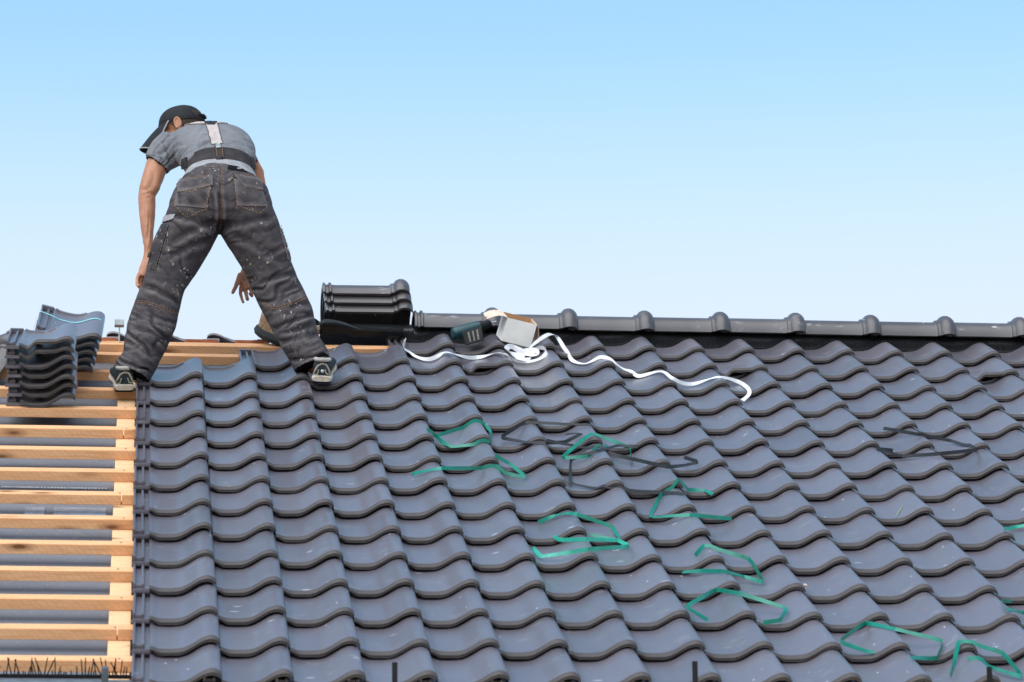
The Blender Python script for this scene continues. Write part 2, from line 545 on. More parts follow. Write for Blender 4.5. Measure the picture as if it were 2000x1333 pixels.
for k in range(-2, 12):
    v = -k * L + 0.004 + jit.uniform(-.003, .003)
    # a joint over the counter batten in some courses
    uj = -0.105
    if k in (2, 5, 10):
        batten(U0 + 0.05, uj - 0.002, v, N_BAT_TOP, BAT_H, BAT_W); batten(uj + 0.002, U1 - 0.05, v + .001, N_BAT_TOP + .0005, BAT_H, BAT_W)
    else:
        batten(U0 + 0.05, U1 - 0.05, v, N_BAT_TOP, BAT_H, BAT_W, bow=jit.uniform(-.0006, .0006))
# top batten under the ridge, set higher
batten(U0 + 0.05, U1 - 0.05, 0.885, N_BAT_TOP + 0.004, 0.05, 0.075)
for uc in (-2.6, -1.85, -0.98, -0.135, 0.71, 1.56, 2.41, 3.26, 4.11, 4.9):
    mb = MB(); mb.box((0, 0, -CNT_H), (0.074, V_APEX - V_EAVE - 0.06, 0), None, 0.0015)
    me = mb.mesh('counter_batten', M_WOOD2, True, 30)
    # the grain of the counter battens runs up the slope
    o = obj('counter_batten', me); o.matrix_world = Matrix.Translation(RF(uc, V_EAVE + 0.02, N_CNT_TOP)) @ ROT
    part(o, roof)

# nail heads on the battens over the counter batten in view
for k in range(-1, 12):
    mb = MB(); p = RF(-0.104 + jit.uniform(-.012, .012), -k * L + 0.03 + jit.uniform(-.008, .008), N_BAT_TOP + 0.0006)
    nn = RF(0, 0, 1)
    mb.tube([p, p + nn * 0.0015], 0.0045, 8)
    part(mb.build('nail', M_ZINC), roof)

# white print and a patch of tape on the underlay
mp = MB(); rp = random.Random(4)
for i in range(32):
    c = to_rf(onroof(2 + i * 6.6, 951 + i * 0.1, N_MEM + .004)); sk = .010 if i < 11 else 0.0
    a_ = (c[0], c[1] - .012); b_ = (c[0] + sk, c[1] + .012); w_ = rp.uniform(.0035, .006)
    mp.add([RF(a_[0] - w_, a_[1], N_MEM + .003), RF(a_[0] + w_, a_[1], N_MEM + .003), RF(b_[0] + w_, b_[1], N_MEM + .003), RF(b_[0] - w_, b_[1], N_MEM + .003)], [(0, 1, 2, 3)])
part(mp.build('printed_dashes', mat_plain('white_print', (.7, .72, .75), .6, .3), None, False), roof)
for (x0, x1, y0) in ((47, 88, 1001), (104, 208, 1002)):
    mp = MB(); a_ = to_rf(onroof(x0, y0 + 9, N_MEM)); b_ = to_rf(onroof(x1, y0 - 8, N_MEM))
    mp.box((a_[0], a_[1], N_MEM + .002), (b_[0], b_[1], N_MEM + .0035), lambda p: RF(*p))
    part(mp.build('clear_tape', mat_plain('clear_tape', (.26, .29, .33), .15, .8), None, False), roof)

# ---- far slope: the top course shows over the ridge on the left
ym = RF(0, V_APEX, 0)[1]
for c in range(-13, 2):
    o = obj('far_roof_tile', ME_TILE)
    p = back((c + 1) * W + 0.03, 0.565 + 0.10, -0.042)
    o.matrix_world = Matrix.Translation(p) @ Matrix.Rotation(PI, 4, 'Z') @ ROT
    part(o, roof)
    mb = MB(); q = p + Vector((0, 0, 0))
    # raw clay edge where the far tile's rim broke its glaze
    s_ = Matrix.Translation(p) @ Matrix.Rotation(PI, 4, 'Z') @ ROT
    mb.box((-.05, TLEN - .012, -.07), (.10, TLEN + .002, -.038), lambda t: s_ @ t, .002)
    part(mb.build('clay_rim', M_CLAY), roof)

# ---- ridge tiles
RL = 0.3495


def ridge_mesh():
    mb = MB()
    HW, HH = 0.112, 0.088
    def prof(scale_out, n=22):
        pts = []
        for k in range(n + 1):
            a = PI * k / n
            ca, sa = math.cos(a), math.sin(a)
            y = -HW * math.copysign(abs(ca) ** 0.8, ca); z = HH * abs(sa) ** 0.85
            nrm = Vector((0, -ca, sa + 0.12)).normalized()
            pts.append((y + nrm[1] * scale_out, z + nrm[2] * scale_out))
        return pts
    st = [(0.0, .0), (0.002, .009), (0.010, .011), (0.014, .002), (0.026, .002), (0.030, .011), (0.038, .011), (0.043, .001), (0.055, .0), (.12, 0), (.2, 0),
          (0.300, .0), (0.308, .003), (0.311, .009), (0.323, .010), (0.328, .016), (0.336, .025), (0.350, .031), (0.366, .031), (0.379, .025), (0.390, .015), (0.395, .004)]
    rings = []
    for x, o in st:
        out = prof(o); inn = prof(o - 0.014)
        rings.append([Vector((x, y, z)) for y, z in out] + [Vector((x, y, z)) for y, z in reversed(inn)])
    mb.rings(rings, True, True)
    return mb.mesh('ridge_tile', M_RIDGE, True, 40)


ME_RIDGE = ridge_mesh()
APEX = RF(0, V_APEX, 0)
# ridge line: height from the survey (top edge of barrel at pixel 900,612)
RY = APEX[1]
p_top = onY(900, 612, RY)
RZ0 = p_top[2] - 0.099
u_first = onY(806, 625, RY)[0]
for k in range(11):
    o = obj('ridge_tile', ME_RIDGE)
    o.matrix_world = Matrix.Translation((u_first + k * RL, RY, RZ0 + jit.uniform(-.0015, .0015))) @ Matrix.Rotation(jit.uniform(-.004, .004), 4, 'Z')
    part(o, roof)
rb = MB(); rb.box((u_first - 0.02, RY - 0.02, RZ0 - 0.02), (U1 - 0.05, RY + 0.02, RZ0 + 0.03))
part(rb.build('ridge_board', M_WOOD, None, False), roof)
print('ridge', RY, RZ0, u_first, APEX)

# ---- ridge roll (black vented sheet) draped from the ridge board onto the tiles
def ridge_roll():
    mb = MB(); rings = []
    ua = onY(628, 645, RY - 0.1)[0]; ub = U1 - 0.05
    u = ua; us = []
    while u < ub:
        us.append(u); u += 0.004
    for i, u in enumerate(us):
        ple = 0.0028 * math.cos(i * PI)           # pleats
        wob = 0.012 * math.sin(u * 9) + 0.008 * math.sin(u * 23 + 1)
        v_lo = 0.958 + 0.012 * math.sin(u * 7.0) + 0.006 * noise.noise((u * 30, 0, 0))
        n_lo = surf(u, v_lo) + 0.004 if u > 5.05 * W else None
        if n_lo is None:
            t = max(0.0, min(1.0, (u - ua) / (5.05 * W - ua)))
            n_lo = 0.050 - 0.045 * t + 0.010 * math.sin(u * 12)
        lo = RF(u, v_lo, n_lo)
        topz = RZ0 + 0.034
        mid = Vector((u, RY - 0.085, RZ0 - 0.002 + (0.004 * math.sin(u * 15)) - (0.015 if u > u_first else 0.0)))
        hi = Vector((u, RY - 0.022, topz))
        r = [lo + Vector((0, 0, ple))]
        for t in (.2, .4, .6, .8): r.append(lo.lerp(mid, t) + Vector((0, -ple * (1 - t * .5) * 1.4, ple * (1 - t * .5))))
        r += [mid, mid.lerp(hi, .5) + Vector((0, 0, .006)), hi, Vector((u, RY + 0.022, topz)), Vector((u, RY + .1, RZ0 - 0.02)), Vector((u, RY + .19, RZ0 - 0.09))]
        rings.append(r)
    mb.rings(rings, False, False)
    o = mb.build('ridge_roll', M_ROLL, None, True, 60)
    return part(o, roof)


ridge_roll()

# ---- eaves: comb, gutter bracket, black upright bars
ec = MB(); ue = U0 + 0.05
ec.box((ue, V_EAVE - 0.005, N_BAT_TOP + 0.001), (U1 - 0.05, V_EAVE + 0.004, N_BAT_TOP + 0.012), lambda p: RF(*p))
u = ue; rnd = random.Random(5)
while u < -0.07:
    if rnd.random() < 0.8:
        h = rnd.choice((.012, .014, .05, .055, .06)) if rnd.random() < .75 else .03
        a = rnd.gauss(0, .22)
        p0 = RF(u, V_EAVE, N_BAT_TOP + 0.01); p1 = RF(u + h * math.sin(a), V_EAVE + rnd.uniform(-.01, .012), N_BAT_TOP + 0.01 + h * math.cos(a))
        ec.tube([p0, p1], [.0022, .0018], 5)
    u += 0.0085
part(tag(ec.build('eaves_comb', M_BLACK), kind='stuff'), roof)
fl = MB(); fl.box((ue, V_EAVE - 0.05, N_BAT_TOP - 0.012), (U1 - .05, V_EAVE - 0.004, N_BAT_TOP - 0.003), lambda p: RF(*p))
part(fl.build('eaves_strip', mat_plain('eaves_zinc', (0.30, 0.36, 0.42), 0.35, 0.5, 0.6), None, False), roof)
fb = MB(); fb.box((ue, V_EAVE - 0.055, N_MEM - 0.06), (U1 - .05, V_EAVE - 0.035, N_BAT_TOP - 0.014), lambda p: RF(*p))
part(fb.build('fascia_board', M_WOOD, None, False), roof)
for px in (205,):
    p = to_rf(onroof(px, 1325, N_BAT_TOP + 0.012))
    gbk = MB()
    gbk.box((p[0] - .011, p[1] - .03, p[2] - .01), (p[0] + .011, p[1] - .004, p[2] + .040), lambda q: RF(*q), .002)
    part(gbk.build('gutter_bracket', mat_plain('bracket_steel', (0.10, 0.13, 0.16), .4, .5, .5)), roof)
for px, ytop in ((771, 1294), (1357, 1292), (1932, 1303)):
    y = onroof(px, 1325, 0.0)[1] - 0.10
    a = onY(px, ytop, y); b = Vector((a[0], a[1], a[2] - 0.35))
    ub_ = MB(); ub_.box((a[0] - .0085, a[1] - .003, b[2]), (a[0] + .0085, a[1] + .003, a[2]), None, .001)
    foot = RF(to_rf(b)[0], V_EAVE + 0.1, N_MEM - 0.07)
    ub_.box((a[0] - .0085, a[1] - .003, b[2]), (a[0] + .0085, foot[1], b[2] + .006), None, .001)
    part(ub_.build('gutter_hanger', M_BLACK), roof)

# ------------------------------------------------------------------ loose things on the roof
def place_tile(name, me, u, v, n, yaw=0, roll=0, pitch=0):
    o = obj(name, me)
    o.matrix_world = Matrix.Translation(RF(u, v, n)) @ ROT @ Matrix.Rotation(yaw, 4, 'Z') @ Matrix.Rotation(roll, 4, 'Y') @ Matrix.Rotation(pitch, 4, 'X')
    return o


ORD = ['topmost', 'second from the top', 'third from the top', 'fourth from the top', 'fifth from the top', 'sixth from the top', 'seventh from the top']
# front stack of seven, on the battens at the left edge
pa = to_rf(onroof(40, 790, N_BAT_TOP + 0.015))
for k in range(7):                                  # k = 0 is the lowest
    n = N_BAT_TOP + 0.034 + k * 0.0395
    top = 6 - k
    vent = top < 2
    o = place_tile('vent_tile' if vent else 'roof_tile', ME_VENT if vent else ME_TILE, pa[0] + jit.uniform(-.006, .006) - 0.0012 * k, pa[1] + jit.uniform(-.004, .004) + 0.002 * k, n,
                   jit.uniform(-.02, .02), jit.uniform(-.01, .01), 0.0)
    if vent:
        lab = ['hooded vent tile lying topmost on the nearer stack by the left edge', 'hooded vent tile second from the top of the nearer left stack'][top]
    elif top == 6: lab = 'lowest grey roof tile of the nearer left stack, resting on the batten'
    else: lab = 'grey roof tile %s in the nearer stack by the left edge' % ORD[top]
    tag(o, lab, 'roof tile', 'tiles stacked on the battens, nearer stack')
# rear stack of five, tilted, tied with a pale blue strap
base = Matrix.Translation(RF(-0.466, 0.288, 0.0036)) @ ROT @ Matrix.Rotation(math.radians(-1.1), 4, 'Z') @ Matrix.Rotation(math.radians(13.2), 4, 'Y') @ Matrix.Rotation(math.radians(6), 4, 'X')
REAR = []
for k in range(5):
    o = obj('roof_tile', ME_TILE)
    o.matrix_world = base @ Matrix.Translation((jit.uniform(-.003, .003), jit.uniform(-.003, .003), 0.0365 * k))
    top = 4 - k
    lab = 'lowest grey roof tile of the tilted strapped stack at left' if top == 4 else 'grey roof tile %s in the tilted strapped stack at left' % ORD[top]
    tag(o, lab, 'roof tile', 'tiles in the tilted strapped stack'); REAR.append(o)
# the strap round that stack
st = MB(); s_ = 0.27; lo = []; hi = []
topm = base @ Matrix.Translation((0.0, 0, 0.0365 * 4))
path = []
for x in [-.056] + [i / 14 for i in range(0, 15)]:
    xx = x * W if x >= 0 else x
    z = (top_n(max(0, x)) if x >= 0 else 0.004) - TILT * s_ / L + 0.0025
    path.append(topm @ Vector((xx, s_, z)))
path = [base @ Vector((-.075, s_, -.05))] + path + [base @ Vector((W + .002, s_, -.02))]
for i in range(len(path)): pass
def ribbon_mesh(pts, width_dirs, thick_=0.0008):
    mb = MB(); rings = []
    for p, wd in zip(pts, width_dirs):
        rings.append((p, wd))
    rr = []
    for i, (p, wd) in enumerate(rings):
        t = (rings[min(i + 1, len(rings) - 1)][0] - rings[max(i - 1, 0)][0]).normalized()
        nn = t.cross(wd)
        if nn.length < 1e-6: nn = Vector((0, 0, 1))
        nn.normalize()
        rr.append([p - wd - nn * thick_ / 2, p + wd - nn * thick_ / 2, p + wd + nn * thick_ / 2, p - wd + nn * thick_ / 2])
    mb.rings(rr, True, True)
    return mb
sd = (base.to_3x3() @ Vector((0, 1, 0))).normalized() * 0.005
o = ribbon_mesh(path, [sd] * len(path)).build('packing_strap', M_CYAN, None, True, 30)
tag(o, 'pale blue packing strap tied round the tilted tile stack at left', 'strap')

# ridge tile leaning behind the nearer stack
o = obj('ridge_tile', ME_RIDGE)
pr = onY(6, 690, 0.42)
o.matrix_world = Matrix.Translation(pr) @ Matrix.Rotation(math.radians(-62), 4, 'Y') @ Matrix.Rotation(math.radians(25), 4, 'Z') @ Matrix.Translation((-0.36, 0, -0.06))
tag(o, 'ridge tile leaning behind the nearer tile stack, rounded end up', 'ridge tile')

# three loose ridge tiles on the ridge
for k in range(3):
    o = obj('ridge_tile', ME_RIDGE)
    p = onY([636.5, 633.5, 630.5][k], [622, 604, 586][k], RY - 0.09)
    o.matrix_world = Matrix.Translation((p[0], RY + 0.0, p[2])) @ Matrix.Rotation(math.radians(-20), 4, 'X') @ Matrix.Translation((0, 0.112 * .15, 0)) @ Matrix.Rotation(math.radians(-0.5), 4, 'Y')
    tag(o, ['lowest of three loose ridge tiles stacked on the ridge', 'middle one of three loose ridge tiles stacked on the ridge', 'topmost of three loose ridge tiles stacked on the ridge'][k], 'ridge tile', 'loose ridge tiles on the ridge')

# ridge batten holder: plate on a rod, nailed into the ridge
hb = empty('batten_holder', onY(233, 690, RY - 0.12))
tag(hb, 'galvanised ridge batten holder, small plate on a thin rod', 'bracket')
bpy.context.view_layer.update()
yy = RY - 0.12
a = onY(233, 690, yy); b = onY(233, 640, yy)
part(MB().tube([a, b], 0.0035, 8).build('rod', M_ZINC), hb)
pl = MB(); c = onY(233, 632, yy)
pl.box((c[0] - .021, c[1] - .02, c[2] - .013), (c[0] + .021, c[1] + .02, c[2] - .010), None, .0008)
pl.box((c[0] - .021, c[1] - .022, c[2] - .013), (c[0] + .021, c[1] - .0195, c[2] + .012), None, .0008)
pl.box((c[0] - .021, c[1] + .0195, c[2] - .013), (c[0] + .021, c[1] + .022, c[2] + .016), None, .0008)
part(pl.build('plate', M_ZINC), hb)

# coil of ridge roll
cr = empty('ridge_roll_coil', onY(560, 655, RY - 0.05))
tag(cr, 'coil of pleated black and brown ridge roll lying behind the right leg', 'roll')
bpy.context.view_layer.update()
cc = onY(566, 636, RY - 0.06)
TM = Matrix.Translation(cc) @ Matrix.Rotation(math.radians(28), 4, 'X') @ Matrix.Rotation(math.radians(13), 4, 'Y')
RO = 0.135
def band(z0, z1, r, amp, name, mat, n=150):
    mb = MB(); rr = []
    for i in range(n):
        a = 2 * PI * i / n; q = r + (amp if i % 2 else -amp)
        rr.append([TM @ Vector((q * math.cos(a), q * math.sin(a), z0)), TM @ Vector((q * math.cos(a), q * math.sin(a), z1)), TM @ Vector(((q - .005) * math.cos(a), (q - .005) * math.sin(a), z1 + .0)), TM @ Vector(((q - .005) * math.cos(a), (q - .005) * math.sin(a), z0))])
    rr.append(rr[0]); mb.rings(rr, True, False)
    return part(mb.build(name, mat, None, True, 50), cr)
band(-.045, .022, RO, .0026, 'pleats', M_PLEAT, 110)
band(.022, .042, RO + .001, .0018, 'butyl_strip', M_BUTYL, 200)
band(-.04, .046, RO - .008, .0025, 'inner_turn', M_BLACK, 130)
band(-.04, .044, RO - .024, .0015, 'inner_turn', M_ROLL, 90)
fb_ = MB(); rr = []
for i in range(40):
    a = 2 * PI * i / 39
    rr.append([TM @ Vector(((RO - .012 + .03 * math.cos(b_)) * math.cos(a), (RO - .012 + .03 * math.cos(b_)) * math.sin(a), -.055 + .024 * math.sin(b_))) for b_ in [2 * PI * j / 10 for j in range(10)]])
fb_.rings(rr, True, False); part(fb_.build('fleece_edge', M_FLEECE), cr)

# fleece bunched under the loose ridge tiles
fm = MB(); rr = []
ua, ub2 = onY(616, 640, RY)[0], onY(760, 640, RY)[0]
for i in range(46):
    t = i / 45; u = ua + (ub2 - ua) * t
    rad = 0.045 * min(1, (t * 9) ** .5) * (1 - .82 * t ** .6)
    zc = RZ0 - 0.0 + 0.012 * math.sin(t * 7) - 0.01 * t
    rr.append([Vector((u, RY - 0.05 + 0.085 * math.cos(b_) * (rad / .045) ** .5, zc + (rad + .006 * noise.noise((u * 20, b_, 0))) * math.sin(b_) * .9)) for b_ in [2 * PI * j / 16 for j in range(16)]])
fm.rings(rr); part(fm.build('ridge_fleece', M_FLEECE), roof)

# ------------------------------------------------------------------ cordless drill
dy = onroof(925, 677, 0.012)
YD = dy[1]
drill = empty('cordless_drill', dy)
tag(drill, 'teal and black cordless drill lying on the tiles beside the open box', 'drill')
bpy.context.view_layer.update()
q = [onY(901.6, 648.6, YD), onY(941, 637, YD + .004), onY(944.4, 665.5, YD - .004), onY(909.5, 675.6, YD - .006)]
DW = Vector((0.12, 1, 0.25)).normalized()           # handle runs away from the camera


def frus(quad, d0, d1, s0=1.0, s1=1.0, n=4):
    c = sum(quad, Vector()) / 4
    # rounded quad
    pts = []
    for i in range(4):
        a, b, c_ = quad[i - 1], quad[i], quad[(i + 1) % 4]
        for t in (0.16, 0.05):
            pts.append(b.lerp(a, t))
        for t in (0.05, 0.16): pts.append(b.lerp(c_, t))
    def ring(s, d): return [c + (p - c) * s + DW * d for p in pts]
    return [ring(s0 * .93, d0), ring(s0, d0 + .003), ring(s1, d1 - .003), ring(s1 * .93, d1)]


part(MB().rings(frus(q, 0, .022)).build('battery_base', M_DRUB), drill)
part(MB().rings(frus(q, .022, .055, 0.97, .94)).build('battery', M_TEAL), drill)
qc = sum(q, Vector()) / 4
ha = qc + DW * .05; hbk = qc + DW * .16
part(MB().tube([ha, ha.lerp(hbk, .5), hbk], [.021, .017, .02], 12).build('handle', M_DRUB), drill)
ax = (onY(941, 636, YD + .14) - onY(882, 655, YD + .12)).normalized()
m0 = onY(886, 653, YD + .11); m1 = onY(936, 639, YD + .13)
part(MB().tube([m0 - ax * .008, m0, m0.lerp(m1, .15), m0.lerp(m1, .55), m1, m1 + ax * .006], [.018, .027, .031, .031, .029, .022], 16).build('motor_housing', M_TEAL), drill)
part(MB().tube([m1 + ax * .004, m1 + ax * .016], [.026, .026], 16).build('torque_ring', M_DRUB), drill)
ck = MB().tube([m1 + ax * .014, m1 + ax * .03, m1 + ax * .05, m1 + ax * .058], [.021, .021, .018, .012], 16)
chuck = part(ck.build('chuck', M_DRUB), drill)
part(MB().tube([m1 + ax * .056, m1 + ax * .064], [.010, .008], 12).build('chuck_nose', M_ZINC), drill)
part(MB().tube([m1 + ax * .06, m1 + ax * .085], [.004, .003], 8).build('bit', M_ZINC), drill)
# vent ribs of the base
M_RIB = mat_plain('worn_grey', (0.42, 0.40, 0.36), .7, .3)
for i in range(3):
    for j in range(6):
        s0, t0 = 0.26 + i * 0.22, 0.18 + j * 0.12
        def at(s, t): return q[0].lerp(q[1], s).lerp(q[3].lerp(q[2], s), t) - DW * .0012
        mb = MB(); pp = [at(s0, t0), at(s0 + .085, t0 - .01), at(s0 + .09, t0 + .035), at(s0 + .005, t0 + .05)]
        mb.rings([pp, [p - DW * .0012 for p in pp]])
        part(mb.build('slot_rib', M_RIB, None, False), drill)

# ------------------------------------------------------------------ open cardboard box
ew0 = Vector((1, 0, 0)); ev = RF(0, 1, 0); en = RF(0, 0, 1)
Rb = Matrix.Rotation(math.radians(14), 3, ev)
ew = (Rb @ ew0); eh = (Rb @ en)
Rz = Matrix.Rotation(math.radians(7), 3, eh); ew = Rz @ ew; ed = Rz @ ev
BRc = onroof(1035.6, 679.6, 0.004)
BWd, BHt, BDp = 0.138, 0.108, 0.11
o0 = BRc - ew * BWd
box = empty('cardboard_box', BRc)
tag(box, 'small open white cardboard box tilted on the tiles, flaps up', 'box')
bpy.context.view_layer.update()
def bp(a, b, c): return o0 + ew * a + ed * b + eh * c
TH = 0.0015
def panel(name, lo, hi, mat):
    mb = MB(); mb.box(lo, hi, lambda p: bp(*p)); return part(mb.build(name, mat, None, False), box)
panel('front_panel', (0, 0, 0), (BWd, TH, BHt), M_CARD_W)
panel('front_lining', (.001, TH, .001), (BWd - .001, TH * 2, BHt - .0005), M_CARD_B)
panel('side_panel', (0, TH * 2.1, 0), (TH, BDp, BHt), M_CARD_W)
panel('side_lining', (TH, TH * 2.1, .001), (TH * 2, BDp, BHt - .0005), M_CARD_B)
panel('side_panel', (BWd - TH, TH * 2.1, 0), (BWd, BDp, BHt), M_CARD_W)
panel('side_lining', (BWd - TH * 2, TH * 2.1, .001), (BWd - TH, BDp, BHt - .0005), M_CARD_B)
panel('back_panel', (TH * 2.1, BDp - TH, 0), (BWd - TH * 2.1, BDp, BHt + .002), M_CARD_B)
panel('bottom_panel', (TH * 2.1, TH * 2.1, 0), (BWd - TH * 2.1, BDp - TH * 1.1, TH), M_CARD_B)
# left flap hangs out over the drill, torn at its end
fl = MB(); rr = []
rt = random.Random(2)
for j in range(9):
    t = j / 8; b_ = TH * 2.1 + (BDp - TH * 2.1) * t
    tear = rt.uniform(-.010, .006)
    row = []
    for k in range(5):
        s = k / 4; ln = 0.088 + tear if k == 4 else 0.088 * s
        row.append(bp(-ln * .985, b_ , BHt + .0006 + 0.010 * math.sin(s * PI * .7) - 0.036 * s * s))
    rr.append(row + [p - eh * .0012 for p in reversed(row)])
fl.rings(rr); part(fl.build('flap', M_CARD_P, None, False), box)
fl = MB(); rr = []
for j in range(2):
    b_ = TH * 2.1 + (BDp - TH * 2.1) * j
    row = [bp(BWd + .032 * s, b_, BHt + .0006 - .075 * s * s - .005 * s) for s in (0, .25, .5, .75, 1)]
    rr.append(row + [p - eh * .0012 - ew * .0008 for p in reversed(row)])
fl.rings(rr); part(fl.build('flap', M_CARD_P, None, False), box)

# ------------------------------------------------------------------ straps and tape
def surf_hit(px, py, lift):
    n = 0.02
    for _ in range(12):
        p = to_rf(onroof(px, py, n)); n = 0.5 * n + 0.5 * (surf(p[0], p[1]) + lift)
    return onroof(px, py, n)


def strip(name, pts, half, mat, label, cat, stand=0.55, lift=0.012, smooth_n=6, curve=False, group=None, thick_=0.0009, seed=1, minlift=0.004, vary=0.22):
    rs = random.Random(seed)
    key = [surf_hit(p_[0], p_[1], (p_[2] if len(p_) > 2 else lift) + rs.uniform(0, .008)) for p_ in pts]
    out = []; n = len(key)
    for i in range(n - 1):
        for k in range(smooth_n):
            t = k / smooth_n
            if curve:
                p0, p1, p2, p3 = key[max(i - 1, 0)], key[i], key[i + 1], key[min(i + 2, n - 1)]
                out.append(0.5 * ((2 * p1) + (p2 - p0) * t + (2 * p0 - 5 * p1 + 4 * p2 - p3) * t * t + (3 * p1 - p0 - 3 * p2 + p3) * t ** 3))
            else: out.append(key[i].lerp(key[i + 1], t))
    out.append(key[-1])
    res = []
    for p in out:
        q_ = to_rf(p); h = surf(q_[0], q_[1]) + minlift
        if q_[2] < h: q_[2] = h
        res.append(RF(*q_))
    if not curve:        # slightly rounded corners
        for _ in range(1):
            res = [res[0]] + [(res[i - 1] + res[i] * 4 + res[i + 1]) / 6 for i in range(1, len(res) - 1)] + [res[-1]]
    wd = []
    nn = RF(0, 0, 1); ph = rs.uniform(0, 6)
    for i, p in enumerate(res):
        t = (res[min(i + 1, len(res) - 1)] - res[max(i - 1, 0)])
        t = t.normalized() if t.length > 1e-7 else Vector((1, 0, 0))
        side = nn.cross(t)
        if side.length < .05: side = Vector((0, 1, 0))
        side.normalize()
        if side.dot(RF(0, 1, 0)) < 0: side = -side
        a = min(.95, max(.06, stand + vary * math.sin(ph + i * 0.33)))
        d = (side * (1 - a) + nn * a)
        d = d - t * d.dot(t); d.normalize()
        wd.append(d * half)
    for i in range(1, len(wd)):
        if wd[i].dot(wd[i - 1]) < 0: wd[i] = -wd[i]
    for _ in range(12 if curve else 3):
        wd = [wd[0]] + [((wd[i - 1] + wd[i] * 2 + wd[i + 1]) / 4) for i in range(1, len(wd) - 1)] + [wd[-1]]
        wd = [d.normalized() * half for d in wd]
    # keep the lower edge off the tiles
    res2 = []
    for p, d in zip(res, wd):
        dn = to_rf(d)[2]; q_ = to_rf(p); h = surf(q_[0], q_[1]) + abs(dn) + .0015
        if q_[2] < h: q_[2] = h
        res2.append(RF(*q_))
    if curve:
        for _ in range(3): res2 = [res2[0]] + [(res2[i - 1] + res2[i] * 2 + res2[i + 1]) / 4 for i in range(1, len(res2) - 1)] + [res2[-1]]
    o = ribbon_mesh(res2, wd, thick_).build(name, mat, None, True, 30)
    tag(o, label, cat, group)
    return o


Z7 = lambda l: [(780 + x / 2.857, 780 + y / 2.857) for x, y in l]
Z8 = lambda l: [(1300 + x / 2.857, 900 + y / 2.857) for x, y in l]
ZB = lambda l: [(1500 + x / 3.92, 560 + y / 3.92) for x, y in l]
GRP = 'cut packing straps strewn on the tiles'
H = 0.0074
strip('green_strap', Z7([(152, 165), (208, 208), (270, 268), (400, 255), (515, 240), (508, 180), (480, 140), (330, 165), (208, 205)]), H, M_GSTRAP, 'green strap bent into a closed loop, uppermost and leftmost on the tiles', 'strap', .6, group=GRP, seed=1)
strip('green_strap', Z7([(535, 315), (625, 365), (712, 440), (460, 385), (230, 385), (140, 402), (68, 418)]), H, M_GSTRAP, 'green strap folded to a sharp tip, just below the leftmost loop', 'strap', .6, group=GRP, seed=2)
strip('green_strap', Z7([(1297, 345), (1290, 272), (1070, 188), (900, 330), (1050, 320), (1160, 268)]), H, M_GSTRAP, 'green strap bent to a peak and crossed by the long dark straps', 'strap', .5, group=GRP, seed=3)
strip('dark_strap', Z7([(1075, 145), (695, 128), (562, 215), (700, 240), (815, 245), (925, 240), (1020, 190), (930, 195)]), H, M_BSTRAP, 'dark grey strap in an open loop right of the green loop', 'strap', .5, group=GRP, seed=4)
strip('dark_strap', Z7([(820, 230), (1000, 265), (1250, 322), (1500, 380), (1610, 366), (1670, 350), (1590, 325)]), H, M_BSTRAP, 'long dark strap running down right to a hooked arrow-like end', 'strap', .55, group=GRP, seed=5, lift=.02)
strip('dark_strap', Z7([(1330, 265), (1220, 258), (1100, 290), (955, 335), (955, 470), (1130, 508), (1440, 520), (1610, 530)]), H, M_BSTRAP, 'dark strap bent like a square bracket, lowest of the dark straps', 'strap', .45, group=GRP, seed=6)
strip('green_strap', Z7([(1750, 530), (1700, 512), (1640, 510), (1460, 530), (1395, 660), (1620, 645), (1855, 668)]), H, M_GSTRAP, 'green strap bent like a letter Z right of the bracket-shaped dark strap', 'strap', .5, group=GRP, seed=7)
strip('green_strap', Z7([(775, 688), (850, 655), (930, 635), (985, 640), (1190, 712), (1230, 790), (1060, 755)]), H, M_GSTRAP, 'arched green strap above the folded green strap at the middle of the roof', 'strap', .5, group=GRP, seed=8)
strip('green_strap', Z7([(860, 787), (1040, 782), (1220, 788), (1290, 822), (1050, 838), (790, 880), (745, 830)]), H, M_GSTRAP2, 'green strap folded to a point at right, below the arched one at mid roof', 'strap', .65, group=GRP, seed=9)
strip('green_strap', Z8([(165, 530), (212, 472), (470, 548), (550, 680), (440, 648), (330, 618), (210, 615), (95, 622)]), H, M_GSTRAP, 'green strap arched over a tile crest then folded back pale underneath', 'strap', .6, group=GRP, seed=10)
strip('green_strap', Z8([(235, 890), (112, 815), (280, 718), (430, 745), (680, 825), (640, 890), (545, 905)]), H, M_GSTRAP, 'wide tent-shaped green strap with both ends turned in, lower right', 'strap', .6, group=GRP, seed=11)
strip('green_strap', Z8([(1165, 1080), (965, 1010), (1115, 903), (1280, 940), (1550, 1005), (1520, 1105), (1370, 1100)]), H, M_GSTRAP, 'tent-shaped green strap on the second lowest course at right', 'strap', .6, group=GRP, seed=12)
strip('green_strap', Z8([(1590, 1200), (1610, 1130), (1635, 1003), (1880, 1070), (1995, 1210), (1850, 1165), (1685, 1105)]), H, M_GSTRAP, 'green strap with one dangling end at the lower right corner', 'strap', .5, group=GRP, seed=13)
strip('green_strap', Z8([(1890, 385), (1940, 372), (2010, 362), (2100, 350), (2180, 380)]), H, M_GSTRAP2, 'pale green strap end entering at the right edge, uppermost green one there', 'strap', .6, group=GRP, seed=14)
strip('green_strap', Z8([(1930, 785), (1875, 782), (1900, 830), (2000, 850), (2110, 880)]), H, M_GSTRAP, 'hooked green strap end at the right edge above the bottom courses', 'strap', .6, group=GRP, seed=15)
strip('dark_strap', ZB([(885, 1085), (1140, 1130), (1400, 1180), (1610, 1250), (1320, 1280), (1030, 1300), (820, 1240), (955, 1255)]), H, M_BSTRAP, 'dark strap folded like an arrowhead pointing right, far upper right', 'strap', .6, group=GRP, seed=16)

